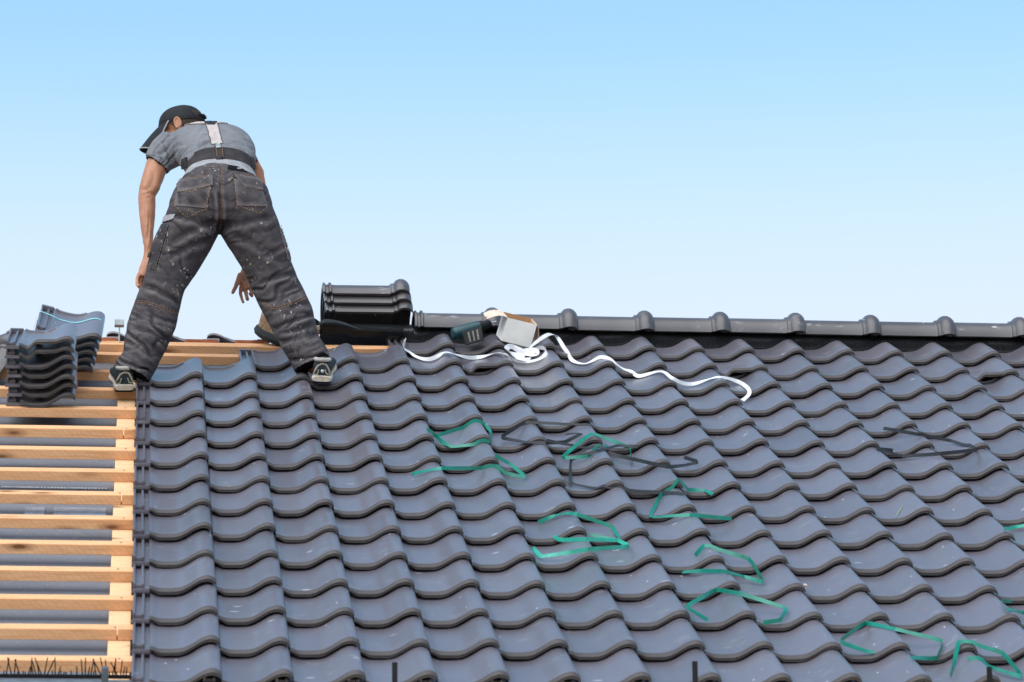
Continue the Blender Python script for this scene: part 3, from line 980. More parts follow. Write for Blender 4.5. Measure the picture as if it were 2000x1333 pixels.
Z4 = lambda l: [(600 + x / 4, 530 + y / 4) for x, y in l]
Z5 = lambda l: [(1050 + x / 4, 560 + y / 4) for x, y in l]
strip('white_tape', Z4([(715, 515), (775, 545), (745, 590), (800, 640), (870, 675), (950, 690), (1020, 665), (1080, 632), (1150, 650), (1280, 680), (1380, 668), (1480, 637), (1540, 650), (1600, 690), (1720, 708), (1830, 680), (1875, 620), (1810, 595), (1760, 640), (1690, 660)]), 0.0090, M_TAPE,
      'white tape trailing left from the box over the top courses', 'tape', .42, .008, 5, True, seed=21, thick_=.0005, vary=.42)
strip('white_tape', Z4([(1700, 668), (1600, 650), (1555, 610), (1590, 585), (1660, 620), (1760, 655), (1800, 640), (1760, 615), (1660, 640), (1640, 680), (1740, 690)]), 0.0125, M_TAPE,
      'crumpled curl of white tape below the box', 'tape', .5, .030, 5, True, seed=22, thick_=.0005)
strip('white_tape', [(1033, 681, .04), (1048, 668, .05), (1071, 653, .05), (1086, 656, .05), (1097, 672, .03)] + Z5([(230, 520), (275, 582), (360, 605), (430, 580), (500, 548), (590, 590), (680, 655), (760, 705), (860, 685), (970, 660), (1030, 700), (1080, 740), (1200, 765), (1320, 730), (1420, 705), (1560, 740), (1640, 790), (1655, 840), (1600, 890)]), 0.0088, M_TAPE,
      'long white tape winding right from the box across the tiles', 'tape', .36, .008, 5, True, seed=23, thick_=.0005, vary=.40)
# chip of wood and a grass blade
p = surf_hit(1570, 1142, .004)
mb = MB(); mb.tube([p, p + Vector((.012, .004, -.003))], [.004, .003], 6)
tag(mb.build('wood_chip', mat_plain('pale_chip', (.75, .66, .5), .8, .2)), 'tiny pale wood chip lying on a tile, lower right', 'chip')
mb = MB(); ps = [surf_hit(*Z8([xy])[0], .006) for xy in ((1320, 255), (1305, 280), (1282, 315))]
mb.tube(ps, [.0012, .0016, .0008], 5)
tag(mb.build('grass_blade', mat_plain('dry_green', (.30, .42, .14), .7, .2)), 'single green grass blade lying on a tile at right', 'grass')

# ------------------------------------------------------------------ the roofer
Y0 = 0.065
def P(px, py, d): return onY(px, py, Y0 + d)
def to_px(p):
    v = Vector(p) - CAM; z = v.dot(_f)
    return (1000 + FPX * v.dot(_r) / z, 666.5 + FPX * v.dot(_d) / z)


def loft(mb, secs, seg=28, depth=Vector((0, 1, 0)), ex=0.92):
    """secs: (lx, ly, rx, ry, depth offset, depth half) outlines of a limb"""
    rr = []
    for lx, ly, rx, ry, d, dh in secs:
        a = P(lx, ly, d); b = P(rx, ry, d); c = (a + b) / 2; s = (b - a) / 2
        r = []
        for k in range(seg):
            t = 2 * PI * k / seg; ct, st_ = math.cos(t), math.sin(t)
            r.append(c + s * (math.copysign(abs(ct) ** ex, ct)) + depth * dh * (math.copysign(abs(st_) ** ex, st_)))
        rr.append(r)
    mb.rings(rr)


def ring_pts(cx, cy, d, hw, th, deg, seg=40, ex=0.88):
    c = P(cx, cy, d); a = math.radians(deg); bk = Vector((0, -math.cos(a), math.sin(a)))
    return [c + Vector((1, 0, 0)) * hw * math.copysign(abs(math.cos(t)) ** ex, math.cos(t)) + bk * th * math.copysign(abs(math.sin(t)) ** ex, math.sin(t)) for t in [2 * PI * k / seg for k in range(seg)]]


def remesh(mb, voxel, smooth_it=4, fac=0.5):
    me = new_mesh('tmp', mb.v, mb.f)
    o = bpy.data.objects.new('tmp', me); COL.objects.link(o)
    md = o.modifiers.new('r', 'REMESH'); md.mode = 'VOXEL'; md.voxel_size = voxel
    if smooth_it:
        m2 = o.modifiers.new('s', 'SMOOTH'); m2.iterations = smooth_it; m2.factor = fac
    dg = bpy.context.evaluated_depsgraph_get()
    res = bpy.data.meshes.new_from_object(o.evaluated_get(dg))
    bpy.data.objects.remove(o); bpy.data.meshes.remove(me)
    res.polygons.foreach_set('use_smooth', [True] * len(res.polygons))
    return res


def sculpt(me, folds, nz=((0.0, 1.0),), crease=None):
    """press folds (lines seen from the back) and cloth unevenness into a mesh"""
    n = len(me.vertices)
    co = np.empty(n * 3); me.vertices.foreach_get('co', co); co = co.reshape(-1, 3)
    no = np.empty(n * 3); me.vertices.foreach_get('normal', no); no = no.reshape(-1, 3)
    v = co - np.array(CAM); z = v @ np.array(_f)
    X = 1000 + FPX * (v @ np.array(_r)) / z; Y = 666.5 + FPX * (v @ np.array(_d)) / z
    face = np.clip(-(no @ np.array(_f)) * 1.6, 0, 1)
    d = np.zeros(n)
    for x0, y0, x1, y1, w_, dep in folds:
        dx, dy_ = x1 - x0, y1 - y0; l2 = dx * dx + dy_ * dy_
        t = ((X - x0) * dx + (Y - y0) * dy_) / l2; tc = np.clip(t, 0, 1)
        bow = 3.0 * np.sin(tc * PI)
        ln = math.sqrt(l2); nx, ny = -dy_ / ln, dx / ln
        sd = (X - x0) * nx + (Y - y0) * ny + bow
        along = np.exp(-np.clip(np.abs(t - .5) - .42, 0, None) ** 2 / .02)
        d += dep * along * (-np.exp(-(sd / w_) ** 2) + .75 * np.exp(-((sd - 1.7 * w_) / (1.1 * w_)) ** 2) + .35 * np.exp(-((sd + 1.9 * w_) / (1.2 * w_)) ** 2))
    if crease:
        d += crease(X, Y, co)
    d *= face
    for amp, sc in nz:
        if amp:
            d += amp * np.array([noise.noise((c[0] * sc, c[1] * sc, c[2] * sc + 3.3)) for c in co])
    co = co + no * d[:, None]
    me.vertices.foreach_set('co', co.ravel()); me.update()


def bvh_of(*meshes):
    vs_ = []; fs = []
    for me in meshes:
        k = len(vs_); vs_ += [v.co.copy() for v in me.vertices]; fs += [tuple(i + k for i in p.vertices) for p in me.polygons]
    return BVHTree.FromPolygons(vs_, fs)


def hit(bv, px, py):
    r = bv.ray_cast(CAM, ray(px, py))
    if r[0] is None:
        best = None
        for k in range(1, 14):
            for a in range(8):
                q_ = bv.ray_cast(CAM, ray(px + k * math.cos(a * PI / 4), py + k * math.sin(a * PI / 4)))
                if q_[0] is not None: best = q_; break
            if best: break
        if not best: return None, None
        r = best
    return r[0], r[1]


def patch(bv, quad, name, mat, parent, off=0.004, nx=10, ny=8, drop=0.003, bulge=0.0):
    """cloth piece sewn on: quad is TL, TR, BR, BL as seen from the back"""
    mb = MB(); g_ = []
    tl, tr, br, bl = [Vector((x, y, 0)) for x, y in quad]
    for j in range(ny + 1):
        row = []
        for i in range(nx + 1):
            p = tl.lerp(tr, i / nx).lerp(bl.lerp(br, i / nx), j / ny)
            h, n = hit(bv, p[0], p[1])
            if n.dot(_f) > 0: n = -n
            n = (n - _f * .6).normalized()
            bu = bulge * math.sin(PI * i / nx) * math.sin(PI * j / ny)
            row.append((h, n, off + bu))
        g_.append(row)
    vv = []; ff = []
    for row in g_:
        for h, n, o_ in row: vv.append(h + n * o_)
    N = nx + 1
    for j in range(ny):
        for i in range(nx): ff.append((j * N + i, j * N + i + 1, (j + 1) * N + i + 1, (j + 1) * N + i))
    rim = [(0, i) for i in range(N)] + [(j, nx) for j in range(1, ny + 1)] + [(ny, i) for i in range(nx - 1, -1, -1)] + [(j, 0) for j in range(ny - 1, 0, -1)]
    k0 = len(vv)
    for j, i in rim:
        h, n, o_ = g_[j][i]; vv.append(h - n * drop)
    for a in range(len(rim)):
        b = (a + 1) % len(rim)
        ia = rim[a][0] * N + rim[a][1]; ib_ = rim[b][0] * N + rim[b][1]
        ff.append((ia, ib_, k0 + b, k0 + a))
    mb.add(vv, ff)
    return part(mb.build(name, mat, None, True, 45), parent)


def stitch(bv, pts, name, mat, parent, rad=0.0011, dash=0, off=0.001):
    mb = MB(); dense = []
    for (x0, y0), (x1, y1) in zip(pts, pts[1:]):
        n = max(2, int(math.hypot(x1 - x0, y1 - y0) / 2.2))
        dense += [(x0 + (x1 - x0) * k / n, y0 + (y1 - y0) * k / n) for k in range(n)]
    dense.append(pts[-1]); run = []
    hs = []
    for x, y in dense:
        h, n = hit(bv, x, y)
        if h is None: continue
        if n.dot(_f) > 0: n = -n
        hs.append(h + n * off)
    if dash:
        for k in range(0, len(hs) - 1, dash): 
            if k + dash - 1 < len(hs): mb.tube(hs[k:k + dash], rad, 5)
    else: mb.tube(hs, rad, 5)
    return part(mb.build(name, mat, None), parent)


def ridged(X, Y, ang, lon, lat, seed, warp=10.0):
    out = np.empty(len(X)); ca_, sa_ = math.cos(ang), math.sin(ang)
    for i in range(len(X)):
        x, y = X[i], Y[i]
        wx = warp * noise.noise((x * .03, y * .03, seed)); wy = warp * noise.noise((x * .03 + 7, y * .03, seed + 5))
        x += wx; y += wy
        a = (x * ca_ + y * sa_) / lon; b = (-x * sa_ + y * ca_) / lat
        q_ = 1 - abs(noise.noise((a, b, seed + 9))) * 2.4
        out[i] = max(0.0, q_) ** 2
    return out


# cloth materials
def mat_trousers():
    m = NT('worn_work_trousers'); v = m.coord('Object')
    c = m.ramp(m.noise(v, 9, 5, .6), [(0.3, (0.022, 0.019, 0.024)), (0.55, (0.040, 0.034, 0.039)), (0.8, (0.084, 0.072, 0.075))])
    g_ = m.geo = m.n('ShaderNodeNewGeometry')
    convex = m.ramp(g_.outputs['Pointiness'], [(0.49, BW(0)), (0.56, BW(.7))])  # paler where the cloth bulges outward
    c = m.mix(convex, c, (0.16, 0.142, 0.145))
    dust = m.noise(v, 22, 4, .6)
    c = m.mix(m.ramp(dust, [(0.58, BW(0)), (0.72, BW(.30))]), c, (0.22, 0.20, 0.17))
    def spots(cin, scale, th, keep, colr, stretch=(1, 1, 1), dist=.6):
        q = m.n('ShaderNodeTexVoronoi'); q.inputs['Scale'].default_value = scale
        mp_ = m.coord('Object', stretch)
        nz = m.n('ShaderNodeTexNoise'); nz.inputs['Scale'].default_value = 60; m.l(v, nz.inputs['Vector'])
        ad = m.n('ShaderNodeMix', data_type='RGBA', blend_type='LINEAR_LIGHT'); ad.inputs['Factor'].default_value = .010 * dist
        m.l(mp_, ad.inputs['A']); m.l(nz.outputs['Color'], ad.inputs['B'])
        m.l(ad.outputs['Result'], q.inputs['Vector'])
        f = m.ramp(q.outputs['Distance'], [(th * .75, BW(1)), (th, BW(0))])
        sp = m.n('ShaderNodeSeparateColor'); m.l(q.outputs['Color'], sp.inputs[0])
        gate = m.ramp(sp.outputs[1], [(keep, BW(0)), (keep + .02, BW(1))])
        area = m.ramp(m.noise(v, 5.5, 2), [(0.52, BW(0)), (0.60, BW(1))])
        a = m.n('ShaderNodeMath', operation='MULTIPLY'); m.l(f, a.inputs[0]); m.l(gate, a.inputs[1])
        b = m.n('ShaderNodeMath', operation='MULTIPLY'); m.l(a.outputs[0], b.inputs[0]); m.l(area, b.inputs[1])
        return m.mix(b.outputs[0], cin, colr)
    c = spots(c, 80, .24, .72, (0.46, 0.43, 0.39), (1, 1, .55))
    sm = m.noise(v, 30, 3, .5, .4); ar = m.ramp(m.noise(v, 6, 2), [(.50, BW(0)), (.58, BW(.8))])
    k_ = m.n('ShaderNodeMath', operation='MULTIPLY'); m.l(m.ramp(sm, [(.66, BW(0)), (.69, BW(1))]), k_.inputs[0]); m.l(ar, k_.inputs[1])
    c = m.mix(k_.outputs[0], c, (0.24, 0.215, 0.185))
    c = spots(c, 38, .22, .72, (0.32, 0.29, 0.26), (1, 1, .7))
    c = spots(c, 26, .20, .70, (0.24, 0.22, 0.20))
    c = spots(c, 48, .15, .93, (0.50, 0.48, 0.10), (1, 1, .7))
    m.col(c); m.setp(Roughness=0.85, Specular_IOR_Level=0.25)
    m.bump(m.noise(v, 45, 4, .6), .35, .006)
    m.bump(m.noise(v, 500, 2), .25, .001)
    return m.m


M_TROU = mat_trousers()
M_TROUD = mat_plain('dark_trouser_cloth', (0.032, 0.028, 0.030), .85, .25, nscale=30, nvar=.35, bump=.3)
M_HOLLOW_SOCK = mat_plain('shade_hollow_and_sock', (0.008, 0.008, 0.009), .9, .1)  # near-black: painted shade of capped hem and sleeve; also socks and torn yoke
M_GREYB = mat_plain('grey_lining', (0.27, 0.27, 0.29), .85, .2, nscale=28, nvar=.22, bump=.4)
M_STI = mat_plain('orange_thread', (0.30, 0.16, 0.07), .7, .2, nscale=300, nvar=.5)
M_STI2 = mat_plain('faded_thread', (0.20, 0.17, 0.14), .8, .2, nscale=300, nvar=.5)


def mat_shirt():
    m = NT('grey_tee'); v = m.coord('Object')
    c = m.ramp(m.noise(v, 6, 4), [(0.3, (0.145, 0.148, 0.165)), (0.7, (0.19, 0.193, 0.21))])
    m.col(c); m.setp(Roughness=.85, Specular_IOR_Level=.2)
    wv = m.n('ShaderNodeTexNoise'); wv.inputs['Scale'].default_value = 9; wv.inputs['Detail'].default_value = 3; wv.inputs['Distortion'].default_value = 1.2
    m.l(m.coord('Object', (1, 2.6, 2.6)), wv.inputs['Vector'])
    m.bump(wv.outputs['Fac'], .45, .02)
    return m.m


def mat_skin():
    m = NT('tanned_skin'); v = m.coord('Object')
    c = m.ramp(m.noise(v, 14, 4), [(0.3, (0.34, 0.145, 0.080)), (0.7, (0.44, 0.205, 0.120))])
    c = m.mix(m.ramp(m.noise(v, 90, 3), [(0.5, BW(0)), (0.8, BW(.3))]), c, (0.27, 0.115, 0.07))
    m.col(c); m.setp(Roughness=.5, Specular_IOR_Level=.4, Subsurface_Weight=.08)
    m.b.inputs['Subsurface Radius'].default_value = (.012, .005, .003)
    m.bump(m.noise(m.coord('Object', (1, 1, .35)), 60, 3), .25, .004)
    return m.m


M_SHIRT = mat_shirt(); M_SKIN = mat_skin()
M_CAP = mat_plain('black_cap_cloth', (0.010, 0.011, 0.014), .75, .3, nscale=60, nvar=.3, bump=.2)
M_CAPG = mat_plain('grey_piping', (0.30, 0.31, 0.34), .7, .3)
M_HAIR = mat_plain('short_brown_hair', (0.045, 0.028, 0.018), .7, .3, nscale=180, nvar=.7, bump=.8)
M_SUSP = mat_plain('pink_grey_elastic', (0.44, 0.38, 0.365), .8, .2, nscale=160, nvar=.2, bump=.5)
M_SOLE = mat_plain('beige_sole', (0.50, 0.44, 0.36), .7, .3, nscale=60, nvar=.2, bump=.3)
M_SHOE = mat_plain('navy_shoe_mesh', (0.018, 0.026, 0.034), .65, .35, nscale=90, nvar=.6, bump=.5)
M_SHOEG = mat_plain('beige_overlay', (0.33, 0.31, 0.25), .6, .35, nscale=70, nvar=.25)
M_SHOEP = mat_plain('grey_collar', (0.38, 0.36, 0.34), .85, .2, nscale=60, nvar=.15, bump=.3)

person = empty('person', P(430, 770, 0.05))
tag(person, 'person in dark paint-spotted work trousers, grey T-shirt and black cap, bending over the ridge', 'person')
bpy.context.view_layer.update()

# ---- trousers
LEGL = [(327, 405, 433, 400, .02, .125), (313, 440, 428, 453, .02, .118), (299, 478, 405, 497, .025, .108), (288, 512, 384, 535, .03, .098), (277, 552, 363, 568, .035, .092),
        (263, 590, 354, 602, .03, .088), (251, 626, 344, 639, .02, .088), (244, 660, 329, 670, .005, .088), (239, 690, 314, 699, -.005, .086), (227, 704, 304, 720, -.022, .092), (221, 719, 289, 746, -.034, .094)]
LEGR = [(428, 400, 531, 405, .02, .125), (431, 455, 545, 440, .02, .118), (452, 490, 558, 473, .025, .108), (474, 522, 569, 508, .03, .098), (490, 552, 580, 540, .035, .092),
        (502, 582, 598, 573, .03, .088), (513, 606, 610, 602, .02, .088), (528, 633, 616, 632, .005, .088), (543, 662, 622, 660, -.005, .086), (558, 692, 636, 684, -.022, .092), (576, 727, 645, 704, -.034, .094)]
tb = MB(); loft(tb, LEGL); loft(tb, LEGR)
tb.rings([ring_pts(431, 350, .075, .150, .098, 26), ring_pts(431, 356, .06, .163, .107, 24), ring_pts(431, 373, .04, .204, .128, 15), ring_pts(430, 400, .02, .224, .142, 5), ring_pts(430, 424, .02, .222, .135, 0), ring_pts(428, 444, .02, .18, .105, 0)])
me_tr = remesh(tb, .0065, 7)
FOLDS = [(263, 640, 330, 668, 6, .008), (250, 668, 300, 700, 5, .007), (292, 560, 350, 592, 6, .008),
         (330, 502, 402, 470, 7, .006), (338, 470, 422, 430, 8, .008), (528, 646, 612, 614, 5, .010), (540, 672, 617, 655, 6, .008), (512, 552, 582, 532, 6, .009),
         (456, 458, 540, 500, 8, .007), (520, 500, 566, 480, 5, .005),
         (345, 420, 424, 446, 8, .009), (436, 446, 526, 424, 8, .009), (428, 380, 428, 452, 4, .010), (340, 360, 352, 400, 5, .005), (512, 365, 520, 400, 5, .005)]


def trouser_crease(X, Y, co):
    left = X < 428
    aL = ridged(X, Y, math.radians(30), 75, 25, 1.7, 16); aR = ridged(X, Y, math.radians(-28), 75, 25, 4.1, 16)
    fine = np.where(left, ridged(X, Y, math.radians(30), 30, 9, 8.2, 6), ridged(X, Y, math.radians(-28), 30, 9, 3.3, 6))
    m_ = np.where(left, aL, aR)
    amp = .005 + .011 * np.exp(-((Y - 575) / 30) ** 2) + .013 * np.exp(-((Y - 660) / 38) ** 2) + .008 * np.exp(-((Y - 715) / 20) ** 2)
    amp2 = .0008 + .0032 * np.exp(-((Y - 650) / 60) ** 2)
    return -m_ * amp - fine * amp2 + amp * .35


sculpt(me_tr, FOLDS, ((.010, 6), (.0022, 24)), trouser_crease)
me_tr.materials.append(M_TROU); me_tr.materials.append(M_HOLLOW_SOCK)
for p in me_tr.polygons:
    if p.normal[2] < -0.75 and to_px(p.center)[1] > 690: p.material_index = 1  # closed hem cap blackened to stand for the shaded hollow of the leg
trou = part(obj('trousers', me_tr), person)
bv_t = bvh_of(me_tr)
# frayed hem strips that stand off the shoes
patch(bv_t, [(345.5, 353), (415, 343), (416, 363), (349, 377)], 'pocket_flap', M_TROU, trou, .008, 14, 6, .003, .003)
patch(bv_t, [(455, 341), (509, 350), (513, 373), (476, 364)], 'pocket_flap', M_TROU, trou, .008, 14, 6, .003, .003)
patch(bv_t, [(347, 366), (413, 358), (404, 407), (341, 402)], 'back_pocket', M_TROU, trou, .004, 14, 10, .003, .004)
patch(bv_t, [(457, 350), (509, 362), (523, 404), (463, 402)], 'back_pocket', M_TROU, trou, .004, 14, 10, .003, .004)
patch(bv_t, [(316, 424), (343, 418), (339, 428), (314, 436)], 'tool_loop', M_GREYB, trou, .006, 8, 3)
patch(bv_t, [(309, 437), (330, 440), (304, 528), (289, 520)], 'side_pocket', M_TROU, trou, .005, 8, 14, .003, .003)
patch(bv_t, [(545, 447), (556, 446), (570, 505), (562, 508)], 'side_pocket', M_TROU, trou, .004, 5, 12, .003, .002)
patch(bv_t, [(288, 495), (297, 494), (296, 502), (286, 503)], 'loop_tab', M_TROUD, trou, .009, 4, 3)
for pts in ([(432, 326), (433, 350), (432, 400), (429, 452)], [(435, 328), (436, 352), (435, 400), (432, 448)]):
    stitch(bv_t, pts, 'seam_stitching', M_STI, trou, .0009, 3)
for pts in ([(348, 353), (413, 344)], [(350, 375), (375, 377), (415, 362)], [(342, 402), (366, 424), (404, 408), (412, 366)], [(369, 409), (366, 420)], [(396, 398), (405, 406)]):
    stitch(bv_t, pts, 'pocket_stitching', M_STI, trou, .0011, 3, .009)
for pts in ([(455, 342), (508, 350)], [(478, 366), (492, 373), (512, 372)], [(457, 352), (463, 402), (505, 417), (524, 403)], [(496, 403), (503, 410)]):
    stitch(bv_t, pts, 'pocket_stitching', M_STI, trou, .0011, 3, .009)
for pts in ([(263, 588), (285, 589), (310, 597), (334, 607), (351, 611)], [(263, 592), (285, 593), (310, 601), (334, 611), (350, 615)],
            [(516, 593), (530, 600), (548, 599), (575, 588), (600, 576)], [(517, 597), (531, 604), (549, 603), (576, 592), (602, 580)]):
    stitch(bv_t, pts, 'knee_stitching', M_STI, trou, .0011, 3, .002)
for pts in ([(329, 441), (318, 478), (304, 527)], [(333, 441), (322, 478), (308, 527), (290, 522)], [(543, 441), (552, 470), (561, 508)], [(547, 440), (557, 468), (566, 505)]):
    stitch(bv_t, pts, 'side_stitching', M_STI2, trou, .0010, 3, .006)
stitch(bv_t, [(352, 335), (380, 329), (431, 326)], 'yoke_stitching', M_STI2, trou, .001, 3, .003)
# torn yoke at the right of the waist
patch(bv_t, [(446, 323), (484, 329), (483, 337), (444, 331)], 'torn_yoke', M_HOLLOW_SOCK, trou, .003, 8, 2)

# waist: pale lining, then the dark band with its loops
def ring_band(name, mat, st, parent, th_=.004):
    mb = MB()
    outer = [ring_pts(*s) for s in st]
    inner = []
    for r, s in zip(outer, st):
        c = P(s[0], s[1], s[2]); inner.append([c + (p - c) * (1 - th_ / s[3]) for p in r])
    mb.rings(outer + list(reversed(inner)) + [outer[0]], True, False)
    return part(mb.build(name, mat, None, True, 50), parent)
ring_band('waist_lining', M_GREYB, [(430, 361, .058, .172, .113, 24), (430, 356, .068, .164, .110, 26), (430, 349, .082, .156, .107, 29), (430, 343, .095, .148, .102, 31)], trou)
wbn = ring_band('waistband', M_TROUD, [(430, 346, .09, .152, .107, 30), (430, 337, .108, .151, .107, 33), (430, 326, .13, .148, .105, 36)], trou)

# ---- shirt
sb = MB()
sb.rings([ring_pts(430, 352, .075, .138, .096, 27), ring_pts(429, 332, .12, .146, .099, 34), ring_pts(426, 314, .19, .166, .104, 42), ring_pts(420, 297, .27, .180, .111, 52), ring_pts(412, 288, .35, .187, .112, 62), ring_pts(403, 285, .42, .172, .096, 72), ring_pts(391, 284, .47, .11, .078, 78), ring_pts(379, 283, .51, .062, .06, 80)])
loft(sb, [(338, 262, 372, 322, .40, .075), (316, 258, 358, 318, .385, .075), (300, 274, 345, 326, .365, .068), (289, 294, 334, 332, .345, .064), (284, 307, 329, 340, .335, .062)])
loft(sb, [(462, 262, 484, 306, .41, .07), (474, 270, 500, 312, .40, .062), (480, 292, 505, 316, .385, .056), (482, 306, 506, 322, .375, .054)])
me_sh = remesh(sb, .0062, 7)
SF = [(352, 305, 410, 262, 4, .006), (360, 308, 415, 275, 4, .006), (370, 300, 400, 250, 4.5, .006), (345, 300, 365, 262, 4, .006), (335, 318, 352, 285, 4, .007), (438, 262, 488, 282, 4, .006), (440, 272, 486, 294, 3.5, .005), (440, 284, 480, 288, 3, .005), (440, 255, 480, 265, 4, .005), (350, 300, 395, 285, 3, .004), (318, 275, 332, 318, 4, .006), (305, 285, 318, 312, 4, .005), (385, 292, 415, 284, 3, .004), (380, 285, 412, 268, 3, .004)]
def shirt_crease(X, Y, co):
    left = X < 418
    a = np.where(left, ridged(X, Y, math.radians(-52), 45, 11, 2.2, 8), ridged(X, Y, math.radians(24), 45, 10, 6.2, 8))
    return -a * .0095 + .003


sculpt(me_sh, SF, ((.004, 9),), shirt_crease)
me_sh.materials.append(M_SHIRT); me_sh.materials.append(M_HOLLOW_SOCK)
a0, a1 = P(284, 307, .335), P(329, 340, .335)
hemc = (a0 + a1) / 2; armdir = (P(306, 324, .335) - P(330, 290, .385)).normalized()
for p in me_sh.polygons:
    if (p.center - hemc).length < .075 and p.normal.dot(armdir) > .75: p.material_index = 1  # sleeve end is closed; the dark of its opening is painted on
shirt = part(obj('shirt', me_sh), person)
bv_s = bvh_of(me_sh)
stitch(bv_s, [(287, 303), (300, 303), (315, 309), (325, 322), (328, 334)], 'sleeve_hem', M_SHIRT, shirt, .002, 0, .001)

# suspenders
su = part(obj('suspenders', MB().box((-.001, -.001, -.001), (.001, .001, .001)).mesh('suspender_ring', M_ZINC)), person)
bpy.data.objects.remove(su)
sp1 = patch(bv_s, [(402, 243), (424, 242), (435, 281), (413, 283)], 'suspender_strap', M_SUSP, person, .006, 6, 12)
bv_w = bvh_of(me_sh, wbn.data)
for pts in ([(402, 243.5), (413, 283)], [(424, 242.5), (435, 281)]): stitch(bv_s, pts, 'strap_edge', M_TROUD, sp1, .0014, 0, .006)
patch(bv_s, [(398, 239.5), (424, 238.5), (420, 245.5), (406, 246)], 'suspender_joint', M_CAP, person, .008, 6, 3)
patch(bv_w, [(419, 288), (433, 287), (437, 317), (423, 318)], 'suspender_tab', M_TROUD, person, .009, 4, 8)
patch(bv_w, [(421, 282.5), (430.5, 282), (431.5, 291), (422.5, 292)], 'suspender_clip', M_ZINC, person, .013, 3, 3)
for x in (421.5, 433.0): stitch(bv_w, [(x, 289), (x + 3.6, 316)], 'tab_stitching', M_STI, person, .0009, 0, .010)
patch(bv_s, [(356, 240.5), (401, 238.8), (401, 243), (357, 244)], 'shoulder_strap', M_SUSP, person, .006, 10, 2)
patch(bv_s, [(425, 238.6), (445, 238.4), (444, 241), (424, 242)], 'shoulder_strap', M_SUSP, person, .006, 6, 2)
patch(bv_w, [(357, 312), (366, 308), (366, 326), (356, 332)], 'belt_loop', M_TROUD, trou, .008, 3, 5)
patch(bv_w, [(489, 306), (494, 309), (500, 330), (494, 330)], 'belt_loop', M_TROUD, trou, .008, 3, 5)

# ---- body: one continuous surface
bb = MB()
bb.rings([ring_pts(430, 424, .02, .17, .10, 0), ring_pts(430, 400, .02, .17, .11, 5), ring_pts(431, 360, .06, .14, .09, 24), ring_pts(429, 332, .12, .132, .088, 34), ring_pts(426, 314, .19, .150, .092, 42), ring_pts(420, 297, .27, .165, .098, 52), ring_pts(412, 289, .35, .172, .098, 62), ring_pts(403, 286, .42, .155, .084, 72), ring_pts(391, 285, .47, .095, .068, 78), ring_pts(379, 283, .51, .052, .052, 80)])
def shrink(secs, f):
    out = []
    for lx, ly, rx, ry, d, dh in secs:
        cx, cy = (lx + rx) / 2, (ly + ry) / 2
        out.append((cx + (lx - cx) * f, cy + (ly - cy) * f, cx + (rx - cx) * f, cy + (ry - cy) * f, d, dh * f))
    return out
loft(bb, shrink(LEGL[:-3], .72)); loft(bb, shrink(LEGR[:-3], .72))
# left arm
loft(bb, [(316, 268, 352, 305, .385, .055), (300, 288, 337, 316, .355, .052), (286, 316, 326, 332, .33, .050), (279, 340, 320, 350, .305, .047), (272, 364, 312, 370, .28, .043), (270, 381, 304, 384, .27, .039), (270, 400, 304, 402, .265, .040), (272, 422, 303, 422, .255, .038), (276, 455, 300, 455, .24, .031), (281, 484, 298, 484, .225, .025), (281, 498, 297, 501, .22, .021)], 20, ex=1.0)
loft(bb, [(282, 494, 297, 500, .22, .020), (277, 510, 298, 516, .215, .019), (271, 526, 295, 534, .21, .020), (269, 538, 289, 545, .205, .018)], 16, ex=1.0)
FR = .0086
bb.tube([P(273, 533, .20), P(268, 546, .19), P(268, 556, .175), P(271, 561, .16)], [.0095, FR, .0082, .0068], 8)
bb.tube([P(278, 538, .21), P(273, 552, .205), P(273, 562, .195), P(275, 568, .18)], [.0095, FR, .0082, .0068], 8)
bb.tube([P(283, 541, .22), P(279, 555, .22), P(279, 566, .21), P(281, 571, .195)], [.0095, FR, .0082, .0068], 8)
bb.tube([P(288, 543, .225), P(285, 555, .23), P(285, 563, .22), P(286, 568, .21)], [.0085, .0078, .0072, .006], 8)
bb.tube([P(290, 510, .205), P(296, 524, .19), P(294, 536, .18), P(290, 543, .175)], [.011, .0098, .0085, .007], 8)
# right arm, hidden behind hip and thigh until the hand
loft(bb, [(462, 268, 486, 304, .41, .055), (474, 285, 502, 312, .395, .05), (483, 325, 515, 335, .40, .047), (488, 360, 520, 366, .41, .042), (490, 400, 520, 402, .40, .038), (490, 440, 517, 440, .375, .036), (485, 480, 508, 480, .345, .030), (478, 508, 497, 510, .325, .023), (474, 521, 491, 523, .315, .019)], 20, ex=1.0)
loft(bb, [(474, 520, 491, 522, .315, .018), (468, 534, 495, 536, .31, .017), (465, 546, 500, 548, .305, .018), (467, 558, 501, 556, .30, .017), (470, 567, 499, 562, .295, .014)], 18, ex=1.0)
bb.tube([P(470, 536, .30), P(465, 548, .285), P(460, 561, .275), P(455, 571, .27), P(453.5, 574.5, .268)], [.013, .0115, .0098, .0078, .0055], 10)
bb.tube([P(470, 562, .297), P(469.5, 574, .285), P(472.5, 585, .275), P(475.5, 592, .265)], [.0090, .0080, .0074, .0056], 10)
bb.tube([P(479, 565, .297), P(481.5, 578, .285), P(483.5, 585, .260), P(481.5, 582, .240)], [.0090, .0080, .0076, .0066], 10)
bb.tube([P(488, 562, .297), P(492, 573, .285), P(492, 578.5, .260), P(487.5, 573, .238)], [.0088, .0078, .0074, .0064], 10)
bb.tube([P(496.5, 559, .297), P(501, 566, .285), P(500.5, 571, .262), P(494.5, 565, .242)], [.0080, .0070, .0068, .0058], 10)
# ankles inside the shoes
bb.tube([P(280, 670, .0), P(262, 712, .01), P(252, 738, .03)], [.045, .036, .030], 10); bb.tube([P(585, 665, .0), P(606, 700, .01), P(618, 725, .03)], [.045, .036, .030], 10)
